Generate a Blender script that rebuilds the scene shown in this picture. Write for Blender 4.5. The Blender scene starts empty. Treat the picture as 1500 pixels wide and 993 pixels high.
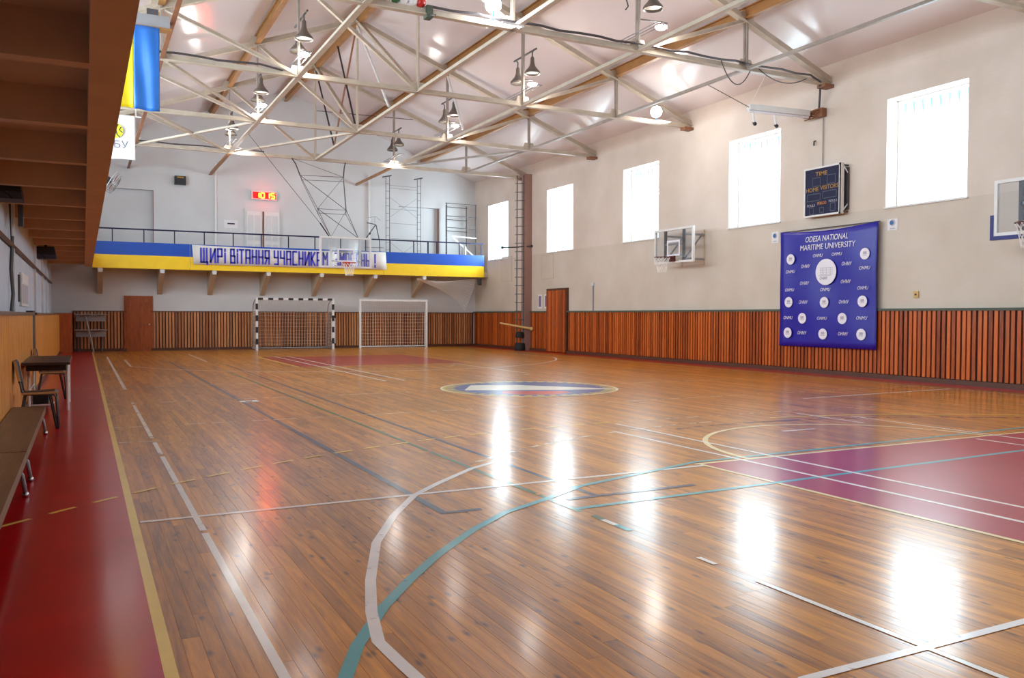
import bpy, bmesh, math, random
from mathutils import Vector, Matrix
random.seed(7)
S = bpy.context.scene
COL = S.collection
# ------------------------------------------------------------------ camera
EYE = 1.37
F_PX, YAW, PITCH, ROLL = 1233.48, 0.4707, -0.0276, 0.0031
cy, sy = math.cos(YAW), math.sin(YAW)
fwd = Vector((sy*math.cos(PITCH), cy*math.cos(PITCH), math.sin(PITCH)))
rgt0 = Vector((cy, -sy, 0)); up0 = rgt0.cross(fwd)
rgt = math.cos(ROLL)*rgt0 + math.sin(ROLL)*up0
upv = -math.sin(ROLL)*rgt0 + math.cos(ROLL)*up0
cam_d = bpy.data.cameras.new('camera'); cam_d.sensor_width = 36.0
cam_d.lens = F_PX/1500*36.0; cam_d.clip_end = 200; cam_d.clip_start = .05
cam = bpy.data.objects.new('camera', cam_d); COL.objects.link(cam)
m = Matrix((rgt, upv, -fwd)).transposed().to_4x4(); m.translation = Vector((0, 0, EYE))
cam.matrix_world = m
S.camera = cam
# ------------------------------------------------------------------ sky, exposure
SKY = 2.0     # dull overcast seen past the windows
DAY = 8.5     # daylight at the windows
LAMP_W = 36.0
W = bpy.data.worlds.new('overcast_sky'); S.world = W; W.use_nodes = True
bg = W.node_tree.nodes['Background']
bg.inputs[0].default_value = (0.72, 0.86, 1.0, 1); bg.inputs[1].default_value = SKY
vs = S.view_settings
vs.view_transform = 'Standard'; vs.look = 'None'; vs.exposure = 0.6; vs.gamma = 1.0
vs.use_curve_mapping = False
S.cycles.caustics_reflective = False; S.cycles.caustics_refractive = False
S.cycles.sample_clamp_indirect = 2.5; S.cycles.blur_glossy = 1.0; S.cycles.max_bounces = 8; S.cycles.diffuse_bounces = 5; S.cycles.glossy_bounces = 3
S.cycles.use_adaptive_sampling = False
# ------------------------------------------------------------------ hall dimensions
XL, XR, Y0, YF = -1.07, 15.84, -6.2, 34.85
RIDGE_X, RIDGE_Z, EAVE_Z = 7.385, 10.42, 7.35
SLOPE = (RIDGE_Z-EAVE_Z)/(XR-RIDGE_X)
TR = [9.40, 14.53, 19.66, 24.79, 29.92]      # truss positions along the hall
NX = [1.55, 4.47, 7.385, 10.30, 13.22]       # panel points across the hall
CH_Z = 6.90                                  # bottom chord level
WY = [11.96, 17.06, 22.15, 27.25, 32.48]     # window centres, right wall
WZ0, WZ1, WW = 3.79, 6.16, 1.92
LWY, LZ0, LZ1 = [1.7, 6.83, 11.96, 17.06, 22.15, 27.25], 4.3, 6.9   # unseen high windows added over the side gallery to brighten the hall
LWW = 3.2
GZ = 3.05                                    # underside of the galleries
GY = 33.40                                   # front of the end gallery
def ceil_z(x): return RIDGE_Z - SLOPE*abs(x-RIDGE_X)
# daylight standing in the window openings, just outside the glass
def daylight(mw, w, h, k=1.0):
    L = bpy.data.lights.new('window_daylight', 'AREA'); L.shape = 'RECTANGLE'; L.size = w; L.size_y = h
    L.energy = DAY*w*h*math.pi*k; L.color = (.76, .88, 1.0)
    o = bpy.data.objects.new('window_daylight', L); COL.objects.link(o); o.matrix_world = mw
for y, k in zip(WY+[6.83, 1.7, -3.4], (1.0, .8, .65, 1.3, 2.4, 1, 1, 1)):     # daylight boosted at the far windows, cut in mid hall
    daylight(Matrix(((0,0,1,XR+.52),(-1,0,0,y),(0,-1,0,(WZ0+WZ1)/2),(0,0,0,1))), WW+.3, WZ1-WZ0+.3, k)
for y in LWY:
    daylight(Matrix(((0,0,-1,XL-.32),(1,0,0,y),(0,-1,0,(LZ0+LZ1)/2),(0,0,0,1))), LWW, LZ1-LZ0, 1.35)  # daylight of the added, unseen left windows
# ------------------------------------------------------------------ materials
MATS = {}
def srgb(r, g, b):
    f = lambda c: (c/255/12.92) if c/255 <= .04045 else ((c/255+.055)/1.055)**2.4
    return (f(r), f(g), f(b), 1)
def mat(name, rgb, rough=.5, metal=0, var=.0, vscale=3.0, bump=0, bscale=40, spec=.5, emit=None, estr=0, vec=None):
    M = bpy.data.materials.new(name); M.use_nodes = True; nt = M.node_tree; N = nt.nodes; Lk = nt.links
    p = N['Principled BSDF']; p.inputs['Base Color'].default_value = srgb(*rgb)
    p.inputs['Roughness'].default_value = rough; p.inputs['Metallic'].default_value = metal
    p.inputs['Specular IOR Level'].default_value = spec
    if emit: p.inputs['Emission Color'].default_value = srgb(*emit); p.inputs['Emission Strength'].default_value = estr
    if var or bump:
        g = N.new('ShaderNodeNewGeometry'); mp = N.new('ShaderNodeMapping'); Lk.new(g.outputs['Position'], mp.inputs[0])
        if vec: mp.inputs['Scale'].default_value = vec
    if var:
        n = N.new('ShaderNodeTexNoise'); n.inputs['Scale'].default_value = vscale; n.inputs['Detail'].default_value = 6
        Lk.new(mp.outputs[0], n.inputs['Vector'])
        r = N.new('ShaderNodeValToRGB'); c = Vector(srgb(*rgb)[:3])
        r.color_ramp.elements[0].position = .3; r.color_ramp.elements[1].position = .7
        r.color_ramp.elements[0].color = (*(c*(1-var)), 1); r.color_ramp.elements[1].color = (*(Vector((min(1, v) for v in c*(1+var*.6)))), 1)
        Lk.new(n.outputs['Fac'], r.inputs[0]); Lk.new(r.outputs[0], p.inputs['Base Color'])
    if bump:
        n2 = N.new('ShaderNodeTexNoise'); n2.inputs['Scale'].default_value = bscale; n2.inputs['Detail'].default_value = 3
        Lk.new(mp.outputs[0], n2.inputs['Vector'])
        b = N.new('ShaderNodeBump'); b.inputs['Strength'].default_value = bump; b.inputs['Distance'].default_value = .01
        Lk.new(n2.outputs['Fac'], b.inputs['Height']); Lk.new(b.outputs[0], p.inputs['Normal'])
    MATS[name] = M
    return M
def wood(name, c_dark, c_light, rough, spec=.5, axis='Y', tone=True, knots=False, coat=0, wave=0, stretch=14, tone_amt=.62, lo=.28, hi=.95):
    """varnished boards: grain stretched along the board, one tone per board"""
    M = bpy.data.materials.new(name); M.use_nodes = True; nt = M.node_tree; N = nt.nodes; Lk = nt.links
    p = N['Principled BSDF']; p.inputs['Roughness'].default_value = rough; p.inputs['Specular IOR Level'].default_value = spec
    p.inputs['Coat Weight'].default_value = coat; p.inputs['Coat Roughness'].default_value = .15
    g = N.new('ShaderNodeNewGeometry'); oi = N.new('ShaderNodeObjectInfo')
    ad = N.new('ShaderNodeMath'); ad.operation = 'ADD'
    Lk.new(g.outputs['Random Per Island'], ad.inputs[0]); Lk.new(oi.outputs['Random'], ad.inputs[1])
    fr = N.new('ShaderNodeMath'); fr.operation = 'FRACT'; Lk.new(ad.outputs[0], fr.inputs[0])
    of = N.new('ShaderNodeVectorMath'); of.operation = 'SCALE'; of.inputs[0].default_value = (31, 57, 43); Lk.new(fr.outputs[0], of.inputs['Scale'])
    va = N.new('ShaderNodeVectorMath'); va.operation = 'ADD'; Lk.new(g.outputs['Position'], va.inputs[0]); Lk.new(of.outputs[0], va.inputs[1])
    mp = N.new('ShaderNodeMapping'); Lk.new(va.outputs[0], mp.inputs[0])
    s = [stretch]*3; s['XYZ'.index(axis)] = 1.0; mp.inputs['Scale'].default_value = s
    n = N.new('ShaderNodeTexNoise'); n.inputs['Scale'].default_value = 2.0; n.inputs['Detail'].default_value = 7; n.inputs['Roughness'].default_value = .62
    n.inputs['Distortion'].default_value = .6
    Lk.new(mp.outputs[0], n.inputs['Vector'])
    mx = N.new('ShaderNodeMath'); mx.operation = 'MULTIPLY_ADD'; mx.inputs[1].default_value = tone_amt if tone else 0; mx.inputs[2].default_value = 0
    Lk.new(fr.outputs[0], mx.inputs[0])
    sm = N.new('ShaderNodeMath'); sm.operation = 'MULTIPLY_ADD'; sm.inputs[1].default_value = (1.35-tone_amt) if tone else 1.2
    Lk.new(n.outputs['Fac'], sm.inputs[0]); Lk.new(mx.outputs[0], sm.inputs[2])
    r = N.new('ShaderNodeValToRGB'); r.color_ramp.elements[0].position = lo; r.color_ramp.elements[1].position = hi
    r.color_ramp.elements[0].color = srgb(*c_dark); r.color_ramp.elements[1].color = srgb(*c_light)
    Lk.new(sm.outputs[0], r.inputs[0]); out = r.outputs[0]
    if knots:
        vo = N.new('ShaderNodeTexVoronoi'); vo.voronoi_dimensions = '2D'; vo.inputs['Scale'].default_value = 1.0
        mk = N.new('ShaderNodeMapping'); mk.inputs['Scale'].default_value = (7.3, 2.6, 1); Lk.new(va.outputs[0], mk.inputs[0]); Lk.new(mk.outputs[0], vo.inputs['Vector'])
        cr = N.new('ShaderNodeValToRGB'); cr.color_ramp.elements[0].position = .03; cr.color_ramp.elements[1].position = .13
        cr.color_ramp.elements[0].color = (1, 1, 1, 1); cr.color_ramp.elements[1].color = (0, 0, 0, 1)
        Lk.new(vo.outputs['Distance'], cr.inputs[0])
        ck = N.new('ShaderNodeSeparateColor'); Lk.new(vo.outputs['Color'], ck.inputs[0])
        gt = N.new('ShaderNodeMath'); gt.operation = 'GREATER_THAN'; gt.inputs[1].default_value = .45; Lk.new(ck.outputs[0], gt.inputs[0])
        mu = N.new('ShaderNodeMath'); mu.operation = 'MULTIPLY'; Lk.new(cr.outputs[0], mu.inputs[0]); Lk.new(gt.outputs[0], mu.inputs[1])
        mm = N.new('ShaderNodeMath'); mm.operation = 'MULTIPLY'; mm.inputs[1].default_value = .75; Lk.new(mu.outputs[0], mm.inputs[0])
        mc = N.new('ShaderNodeMix'); mc.data_type = 'RGBA'; Lk.new(mm.outputs[0], mc.inputs[0]); Lk.new(out, mc.inputs[6]); mc.inputs[7].default_value = srgb(52, 26, 16)
        out = mc.outputs[2]
        # worn, greyed patches of old lacquer
        wn = N.new('ShaderNodeTexNoise'); wn.inputs['Scale'].default_value = .55; wn.inputs['Detail'].default_value = 5
        wm = N.new('ShaderNodeMapping'); wm.inputs['Scale'].default_value = (1.3, .6, 1); Lk.new(g.outputs['Position'], wm.inputs[0]); Lk.new(wm.outputs[0], wn.inputs['Vector'])
        wr = N.new('ShaderNodeValToRGB'); wr.color_ramp.elements[0].position = .56; wr.color_ramp.elements[1].position = .74
        wr.color_ramp.elements[0].color = (0, 0, 0, 1); wr.color_ramp.elements[1].color = (.5, .5, .5, 1); Lk.new(wn.outputs['Fac'], wr.inputs[0])
        mc2 = N.new('ShaderNodeMix'); mc2.data_type = 'RGBA'; Lk.new(wr.outputs[0], mc2.inputs[0]); Lk.new(out, mc2.inputs[6]); mc2.inputs[7].default_value = srgb(104, 68, 46)
        out = mc2.outputs[2]
    Lk.new(out, p.inputs['Base Color'])
    if wave:
        wv = N.new('ShaderNodeTexNoise'); wv.inputs['Scale'].default_value = 1.0; wv.inputs['Detail'].default_value = 2
        wmp = N.new('ShaderNodeMapping'); wmp.inputs['Scale'].default_value = (6, 1.6, 1); Lk.new(g.outputs['Position'], wmp.inputs[0]); Lk.new(wmp.outputs[0], wv.inputs['Vector'])
        b = N.new('ShaderNodeBump'); b.inputs['Strength'].default_value = wave; b.inputs['Distance'].default_value = .01
        Lk.new(wv.outputs['Fac'], b.inputs['Height']); Lk.new(b.outputs[0], p.inputs['Normal'])
        if coat: Lk.new(b.outputs[0], p.inputs['Coat Normal'])
    MATS[name] = M
    return M
def paint_on_boards(name, rgb, rough=.285, var=.12, worn=0):
    """floor paint under the same wavy lacquer as the boards"""
    M = mat(name, rgb, rough, var=var, vscale=2.2, spec=.2); nt = M.node_tree; N = nt.nodes; Lk = nt.links; p = N['Principled BSDF']
    g = N.new('ShaderNodeNewGeometry'); wv = N.new('ShaderNodeTexNoise'); wv.inputs['Scale'].default_value = 1; wv.inputs['Detail'].default_value = 2
    wmp = N.new('ShaderNodeMapping'); wmp.inputs['Scale'].default_value = (6, 1.6, 1); Lk.new(g.outputs['Position'], wmp.inputs[0]); Lk.new(wmp.outputs[0], wv.inputs['Vector'])
    b = N.new('ShaderNodeBump'); b.inputs['Strength'].default_value = FLOOR_WAVE; b.inputs['Distance'].default_value = .01
    Lk.new(wv.outputs['Fac'], b.inputs['Height']); Lk.new(b.outputs[0], p.inputs['Normal']); Lk.new(b.outputs[0], p.inputs['Coat Normal'])
    p.inputs['Coat Weight'].default_value = COAT; p.inputs['Coat Roughness'].default_value = .15
    if worn:
        n = N.new('ShaderNodeTexNoise'); n.inputs['Scale'].default_value = 7; n.inputs['Detail'].default_value = 6
        Lk.new(g.outputs['Position'], n.inputs['Vector'])
        r = N.new('ShaderNodeValToRGB'); r.color_ramp.elements[0].position = worn; r.color_ramp.elements[1].position = worn+.1
        Lk.new(n.outputs['Fac'], r.inputs[0]); Lk.new(r.outputs[0], p.inputs['Alpha'])
    return M
FLOOR_WAVE = .12
COAT = .5
wood('floor_wood', (124, 66, 8), (232, 152, 36), .285, spec=.2, coat=COAT, axis='Y', knots=True, wave=FLOOR_WAVE, tone_amt=.3, lo=.36, hi=1.02)
wood('slat_wood', (116, 44, 12), (208, 104, 40), .35, axis='Z', stretch=10)
wood('far_slat_wood', (124, 66, 36), (204, 140, 90), .4, axis='Z', stretch=10)
wood('panel_wood', (184, 92, 14), (250, 184, 76), .3, axis='Z', stretch=7, tone=False, lo=.42, hi=.8)
wood('door_wood', (128, 58, 22), (186, 96, 42), .35, axis='Z', stretch=9, tone=False)
wood('bench_wood', (84, 60, 38), (128, 98, 64), .45, axis='Y', stretch=9, tone=False)
wood('chair_wood', (44, 30, 26), (70, 50, 44), .4, axis='X', tone=False)
wood('pale_wood', (176, 134, 84), (206, 166, 112), .5, axis='X', tone=False)
def wall_mat():
    M = mat('wall_paint', (214, 204, 192), .55); nt = M.node_tree; N = nt.nodes; Lk = nt.links; p = N['Principled BSDF']
    g = N.new('ShaderNodeNewGeometry'); se = N.new('ShaderNodeSeparateXYZ'); Lk.new(g.outputs['Position'], se.inputs[0])
    gt = N.new('ShaderNodeMath'); gt.operation = 'GREATER_THAN'; gt.inputs[1].default_value = 3.78; Lk.new(se.outputs['Z'], gt.inputs[0])
    n = N.new('ShaderNodeTexNoise'); n.inputs['Scale'].default_value = .8; n.inputs['Detail'].default_value = 6; Lk.new(g.outputs['Position'], n.inputs['Vector'])
    a = N.new('ShaderNodeMix'); a.data_type = 'RGBA'; Lk.new(gt.outputs[0], a.inputs[0]); a.inputs[6].default_value = srgb(210, 198, 184); a.inputs[7].default_value = srgb(220, 206, 194)
    r = N.new('ShaderNodeValToRGB'); r.color_ramp.elements[0].position = .35; r.color_ramp.elements[1].position = .65
    r.color_ramp.elements[0].color = (.9, .88, .85, 1); r.color_ramp.elements[1].color = (1, 1, 1, 1); Lk.new(n.outputs['Fac'], r.inputs[0])
    m2 = N.new('ShaderNodeMix'); m2.data_type = 'RGBA'; m2.blend_type = 'MULTIPLY'; m2.inputs[0].default_value = 1; Lk.new(a.outputs[2], m2.inputs[6]); Lk.new(r.outputs[0], m2.inputs[7])
    Lk.new(m2.outputs[2], p.inputs['Base Color'])
    # painted brickwork: faint courses
    cb = N.new('ShaderNodeCombineXYZ'); Lk.new(se.outputs['Y'], cb.inputs[0]); Lk.new(se.outputs['Z'], cb.inputs[1])
    br = N.new('ShaderNodeTexBrick'); br.inputs['Scale'].default_value = 1; br.inputs['Brick Width'].default_value = .26; br.inputs['Row Height'].default_value = .075; br.inputs['Mortar Size'].default_value = .006
    Lk.new(cb.outputs[0], br.inputs['Vector'])
    b = N.new('ShaderNodeBump'); b.inputs['Strength'].default_value = .35; b.inputs['Distance'].default_value = .004; b.invert = True
    Lk.new(br.outputs['Fac'], b.inputs['Height']); Lk.new(b.outputs[0], p.inputs['Normal'])
wall_mat()
mat('plaster', (209, 210, 211), .6, var=.07, vscale=.7, bump=.1, bscale=25)
mat('cool_plaster', (194, 205, 222), .6, var=.08, vscale=.9)  # dim bluish light under the side gallery put into the plaster colour
mat('ceiling_paint', (224, 214, 214), .16, var=.03, vscale=.5, bump=.07, bscale=1.6, spec=.6)
mat('steel_paint', (190, 176, 158), .5, var=.14, vscale=4)
mat('backlit_steel', (150, 138, 128), .5, var=.15, vscale=4)  # steel paint darkened: the posts' backlit look put into the colour
mat('ochre_paint', (160, 112, 62), .5, var=.2, vscale=2)
mat('rust_paint', (138, 90, 62), .5, var=.2, vscale=3)
mat('gallery_brown', (192, 152, 116), .6, var=.1, vscale=1.5)
mat('gallery_beige', (196, 178, 152), .65, var=.1, vscale=1.5)
mat('black_metal', (34, 32, 34), .45)
mat('dark_metal', (78, 74, 76), .45, var=.15, vscale=6)
mat('white_metal', (226, 224, 222), .4, var=.05, vscale=5)
mat('grey_metal', (150, 148, 150), .4, var=.08)
mat('chrome', (190, 190, 196), .18, metal=1)
mat('shade_enamel', (104, 94, 86), .35, var=.1, vscale=8)
mat('shade_inner', (170, 164, 152), .4)
mat('banner_blue', (8, 74, 176), .5, var=.06)
mat('banner_yellow', (248, 206, 24), .5, var=.05)
mat('flag_blue', (44, 112, 196), .35, var=.08, vscale=6)
mat('flag_yellow', (232, 208, 32), .35, var=.08, vscale=6)
mat('white_cloth', (232, 230, 232), .6, var=.03)
mat('cream_cloth', (226, 222, 216), .6, var=.04)
mat('print_blue', (52, 56, 190), .6)
mat('poster_blue', (34, 30, 152), .35, var=.05, vscale=1.5)
mat('print_white', (232, 228, 236), .5)
mat('print_grey', (176, 172, 184), .5)
mat('print_dark', (96, 94, 110), .5)
mat('sticker_blue', (36, 100, 160), .5)
mat('board_navy', (26, 28, 62), .5, spec=.2)
mat('board_line', (60, 66, 84), .4)
mat('print_amber', (176, 132, 40), .5)
mat('print_orange', (214, 130, 40), .5)
mat('rim_red', (190, 44, 34), .4)
mat('rim_dark', (96, 30, 30), .4)
mat('net_white', (236, 232, 226), .8)
mat('net_dim', (206, 196, 184), .8)
mat('navy_pad', (28, 34, 112), .5)
mat('speaker_black', (22, 20, 26), .5)
mat('speaker_grille', (58, 54, 66), .6)
mat('trim_green', (74, 84, 70), .6)
mat('skirting', (86, 50, 34), .45)
mat('dark_gap', (38, 20, 12), .7)
mat('brown_gap', (78, 44, 28), .7)
mat('cap_brown', (98, 62, 42), .5)
mat('seat_purple', (58, 34, 52), .4)
mat('cloth_navy', (36, 44, 62), .8)
mat('paper', (226, 224, 226), .7)
mat('paper_print', (128, 116, 140), .7)
mat('pole_yellow', (206, 172, 108), .5)
mat('rubber', (20, 20, 22), .7)
mat('logo_yellow', (214, 214, 40), .5)
mat('fan_red', (150, 84, 70), .5)
mat('led_case', (218, 206, 204), .5)
mat('led_face', (110, 6, 14), .3, emit=(255, 6, 10), estr=1.2)
mat('led_digit', (255, 60, 10), .4, emit=(255, 84, 16), estr=30)
mat('bulb_lit', (255, 255, 255), .4, emit=(255, 246, 232), estr=40)
mat('bulb_cold', (255, 255, 255), .4, emit=(226, 238, 255), estr=36)
mat('pale_cyan', (176, 236, 236), .5)
mat('niche', (208, 206, 206), .6, var=.05)
mat('brown_reveal', (150, 116, 104), .6)
paint_on_boards('red_floor', (190, 0, 12), .285, var=.14)
paint_on_boards('key_red', (166, 10, 52), .285, var=.1)
paint_on_boards('far_key_red', (170, 50, 40), .285, var=.15)
paint_on_boards('line_white', (246, 240, 232), .285, worn=.22)
paint_on_boards('line_thick', (246, 242, 238), .285, worn=.28)
paint_on_boards('line_faint', (232, 208, 176), .285, worn=.42)
paint_on_boards('line_yellow', (255, 216, 104), .285, worn=.16)
paint_on_boards('line_pale', (244, 224, 168), .285, worn=.2)
paint_on_boards('line_navy', (48, 64, 92), .285, worn=.27)
paint_on_boards('line_green', (62, 110, 74), .285, worn=.27)
paint_on_boards('line_teal', (70, 170, 178), .285, worn=.2)
paint_on_boards('line_purple', (96, 66, 84), .285, worn=.46)
paint_on_boards('emblem_blue', (48, 84, 146), .285, worn=.2)
paint_on_boards('emblem_red', (220, 70, 58), .285, worn=.25)
paint_on_boards('emblem_yellow', (216, 188, 70), .285, worn=.25)
paint_on_boards('emblem_white', (246, 240, 220), .285, worn=.2)
def glass(name, tint=(.96, .99, .98), fac=.10):
    M = bpy.data.materials.new(name); M.use_nodes = True; nt = M.node_tree; N = nt.nodes; N.clear(); Lk = nt.links
    o = N.new('ShaderNodeOutputMaterial'); t = N.new('ShaderNodeBsdfTransparent'); t.inputs[0].default_value = (*tint, 1)
    gl = N.new('ShaderNodeBsdfGlossy'); gl.inputs['Roughness'].default_value = .05
    mx = N.new('ShaderNodeMixShader'); mx.inputs[0].default_value = fac
    Lk.new(t.outputs[0], mx.inputs[1]); Lk.new(gl.outputs[0], mx.inputs[2]); Lk.new(mx.outputs[0], o.inputs[0]); MATS[name] = M
glass('window_glass', fac=.04); glass('board_glass', (.93, .95, .97), .08)
# ------------------------------------------------------------------ mesh helpers
class MB:
    def __init__(s): s.v = []; s.f = []; s.mi = []; s.cur = 0; s.mats = []
    def use(s, name):
        if name not in s.mats: s.mats.append(name)
        s.cur = s.mats.index(name); return s
    def add(s, vs, fs):
        b = len(s.v); s.v += [tuple(v) for v in vs]; s.f += [[b+i for i in f] for f in fs]; s.mi += [s.cur]*len(fs); return s
    def box(s, x0, y0, z0, x1, y1, z1):
        x0, x1 = min(x0, x1), max(x0, x1); y0, y1 = min(y0, y1), max(y0, y1); z0, z1 = min(z0, z1), max(z0, z1)
        return s.add([(x0,y0,z0),(x1,y0,z0),(x1,y1,z0),(x0,y1,z0),(x0,y0,z1),(x1,y0,z1),(x1,y1,z1),(x0,y1,z1)],
                     [(3,2,1,0),(4,5,6,7),(0,1,5,4),(1,2,6,5),(2,3,7,6),(3,0,4,7)])
    def bar(s, p, q, w, h, up=(0,0,1)):
        p = Vector(p); q = Vector(q); d = (q-p).normalized(); u = Vector(up)
        if abs(d.dot(u)) > .98: u = Vector((1,0,0)) if abs(d.x) < .9 else Vector((0,1,0))
        r = d.cross(u).normalized()*w/2; u = r.cross(d).normalized()*h/2
        vs = []
        for c in (p, q): vs += [c-r-u, c+r-u, c+r+u, c-r+u]
        return s.add(vs, [(3,2,1,0),(4,5,6,7),(0,1,5,4),(1,2,6,5),(2,3,7,6),(3,0,4,7)])
    def tee(s, p, q, w, t=.012, up=(0,0,1), flip=False):
        """a pair of back-to-back steel angles: flange plus upright leg"""
        p = Vector(p); q = Vector(q); d = (q-p).normalized(); u = Vector(up)
        if abs(d.dot(u)) > .98: u = Vector((0,1,0))
        r = d.cross(u).normalized(); u = r.cross(d).normalized()
        k = 1 if flip else -1
        s.bar(p+u*(k*w*.42), q+u*(k*w*.42), w, w*.16, u); s.bar(p, q, w*.3, w*.84, u); return s
    def ibeam(s, p, q, w, h, up=(0,0,1)):
        u = Vector(up); p = Vector(p); q = Vector(q)
        s.bar(p+u*(h/2-.012), q+u*(h/2-.012), w, .024, up); s.bar(p-u*(h/2-.012), q-u*(h/2-.012), w, .024, up); s.bar(p, q, w*.22, h-.04, up); return s
    def tube(s, pts, r, n=6, closed=False, cap=True):
        pts = [Vector(p) for p in pts]; m_ = len(pts); base = len(s.v); rs = r if isinstance(r, (list, tuple)) else [r]*m_
        pu = None
        for i, p in enumerate(pts):
            if closed: d = pts[(i+1) % m_]-pts[i-1]
            else: d = pts[min(i+1, m_-1)]-pts[max(i-1, 0)]
            d.normalize()
            if pu is None: pu = Vector((0,0,1)) if abs(d.z) < .9 else Vector((1,0,0))
            a = d.cross(pu).normalized(); b = a.cross(d).normalized(); pu = b
            for k in range(n):
                t = 2*math.pi*k/n; s.v.append(tuple(p+(a*math.cos(t)+b*math.sin(t))*rs[i]))
        for i in range(m_ if closed else m_-1):
            j = (i+1) % m_
            for k in range(n):
                k2 = (k+1) % n; s.f.append([base+i*n+k, base+i*n+k2, base+j*n+k2, base+j*n+k]); s.mi.append(s.cur)
        if cap and not closed:
            s.f.append([base+k for k in range(n)][::-1]); s.f.append([base+(m_-1)*n+k for k in range(n)]); s.mi += [s.cur]*2
        return s
    def lathe(s, prof, c=(0,0,0), ax=(0,0,1), n=16):
        ax = Vector(ax).normalized(); a = ax.orthogonal().normalized(); b = ax.cross(a); c = Vector(c); base = len(s.v)
        for r, z in prof:
            for k in range(n):
                t = 2*math.pi*k/n; s.v.append(tuple(c+ax*z+(a*math.cos(t)+b*math.sin(t))*r))
        for i in range(len(prof)-1):
            for k in range(n):
                k2 = (k+1) % n; s.f.append([base+i*n+k, base+i*n+k2, base+(i+1)*n+k2, base+(i+1)*n+k]); s.mi.append(s.cur)
        return s
    def ball(s, c, r, n=12, sq=1.0):
        return s.lathe([(max(1e-4, r*math.sin(math.pi*i/8)), -r*sq*math.cos(math.pi*i/8)) for i in range(9)], c, n=n)
    def poly(s, pts, ext):
        """prism: polygon pts extruded by the vector ext"""
        n = len(pts); e = Vector(ext); vs = [Vector(p) for p in pts]; vs += [v+e for v in vs]
        return s.add(vs, [tuple(range(n))[::-1], tuple(range(n, 2*n))]+[(i, (i+1) % n, n+(i+1) % n, n+i) for i in range(n)])
    def strip(s, pts, w, z):
        """flat painted line along a polyline on the floor"""
        P = [Vector((p[0], p[1], 0)) for p in pts]; L_, R_ = [], []
        for i, p in enumerate(P):
            d = (P[min(i+1, len(P)-1)]-P[max(i-1, 0)]).normalized(); nrm = Vector((-d.y, d.x, 0))*w/2
            L_.append((p.x+nrm.x, p.y+nrm.y, z)); R_.append((p.x-nrm.x, p.y-nrm.y, z))
        k = len(P); return s.add(R_+L_, [(i, i+1, k+i+1, k+i) for i in range(k-1)])
    def build(s, name, mat_=None, parent=None, smooth=False, fix=True):
        me = bpy.data.meshes.new(name); off = Vector((0,0,0))
        if parent is not None:
            q = parent
            while q is not None: off += q.location; q = q.parent
        me.from_pydata([tuple(Vector(v)-off) for v in s.v], [], s.f)
        if mat_ is not None: me.materials.append(MATS[mat_])
        else:
            for nme in s.mats: me.materials.append(MATS[nme])
            me.polygons.foreach_set('material_index', s.mi)
        if fix:
            bm = bmesh.new(); bm.from_mesh(me); bmesh.ops.recalc_face_normals(bm, faces=bm.faces); bm.to_mesh(me); bm.free()
        if smooth: me.polygons.foreach_set('use_smooth', [True]*len(me.polygons))
        return link(name, me, parent)
def link(name, me, parent=None, loc=None):
    o = bpy.data.objects.new(name, me); COL.objects.link(o)
    if parent is not None: o.parent = parent
    if loc is not None: o.location = loc
    return o
def tag(o, label, cat, group=None, kind=None):
    if label: o['label'] = label
    if cat: o['category'] = cat
    if group: o['group'] = group
    if kind: o['kind'] = kind
    return o
def thing(name, label, cat, loc=(0,0,0), group=None):
    o = bpy.data.objects.new(name, None); COL.objects.link(o); o.location = loc; o.empty_display_size = .1
    return tag(o, label, cat, group)
def struct(o, label=None, cat=None): o['kind'] = 'structure'; return tag(o, label, cat)
def children(o): return [c for c in COL.objects if c.parent == o]
def copy_tree(o, loc, label=None):
    KID = {}
    for c in COL.objects:
        if c.parent is not None: KID.setdefault(c.parent.name, []).append(c)
    r = o.copy(); COL.objects.link(r); r.location = loc
    if label: r['label'] = label
    for c in KID.get(o.name, []):
        d = c.copy(); COL.objects.link(d); d.parent = r
        for g in KID.get(c.name, []):
            e = g.copy(); COL.objects.link(e); e.parent = d
    return r
RIGHT_WALL = Matrix(((0,0,-1,0),(-1,0,0,0),(0,1,0,0),(0,0,0,1)))   # text frame: x=-Y, y=Z, faces -X
FAR_WALL = Matrix(((1,0,0,0),(0,0,-1,0),(0,1,0,0),(0,0,0,1)))      # text frame: x=+X, y=Z, faces -Y
def text(name, s, frame, pos, size, mat_, parent, wid=None, shear=0, bold=0):
    c = bpy.data.curves.new('lettering', 'FONT'); c.body = s; c.align_x = 'CENTER'; c.align_y = 'CENTER'; c.size = size; c.shear = shear; c.offset = bold; c.extrude = .001
    c.resolution_u = 3
    t = bpy.data.objects.new('lettering', c); COL.objects.link(t)
    dg = bpy.context.evaluated_depsgraph_get(); me = bpy.data.meshes.new_from_object(t.evaluated_get(dg)); bpy.data.objects.remove(t); bpy.data.curves.remove(c)
    xs = [v.co.x for v in me.vertices]
    sx = wid/(max(xs)-min(xs)) if wid and xs else 1
    off = Vector((0,0,0)); q = parent
    while q is not None: off += q.location; q = q.parent
    me.transform(Matrix.Translation(Vector(pos)-off) @ frame @ Matrix.Diagonal((sx, 1, 1, 1)))
    me.materials.clear(); me.materials.append(MATS[mat_])
    return link(name, me, parent)

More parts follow.
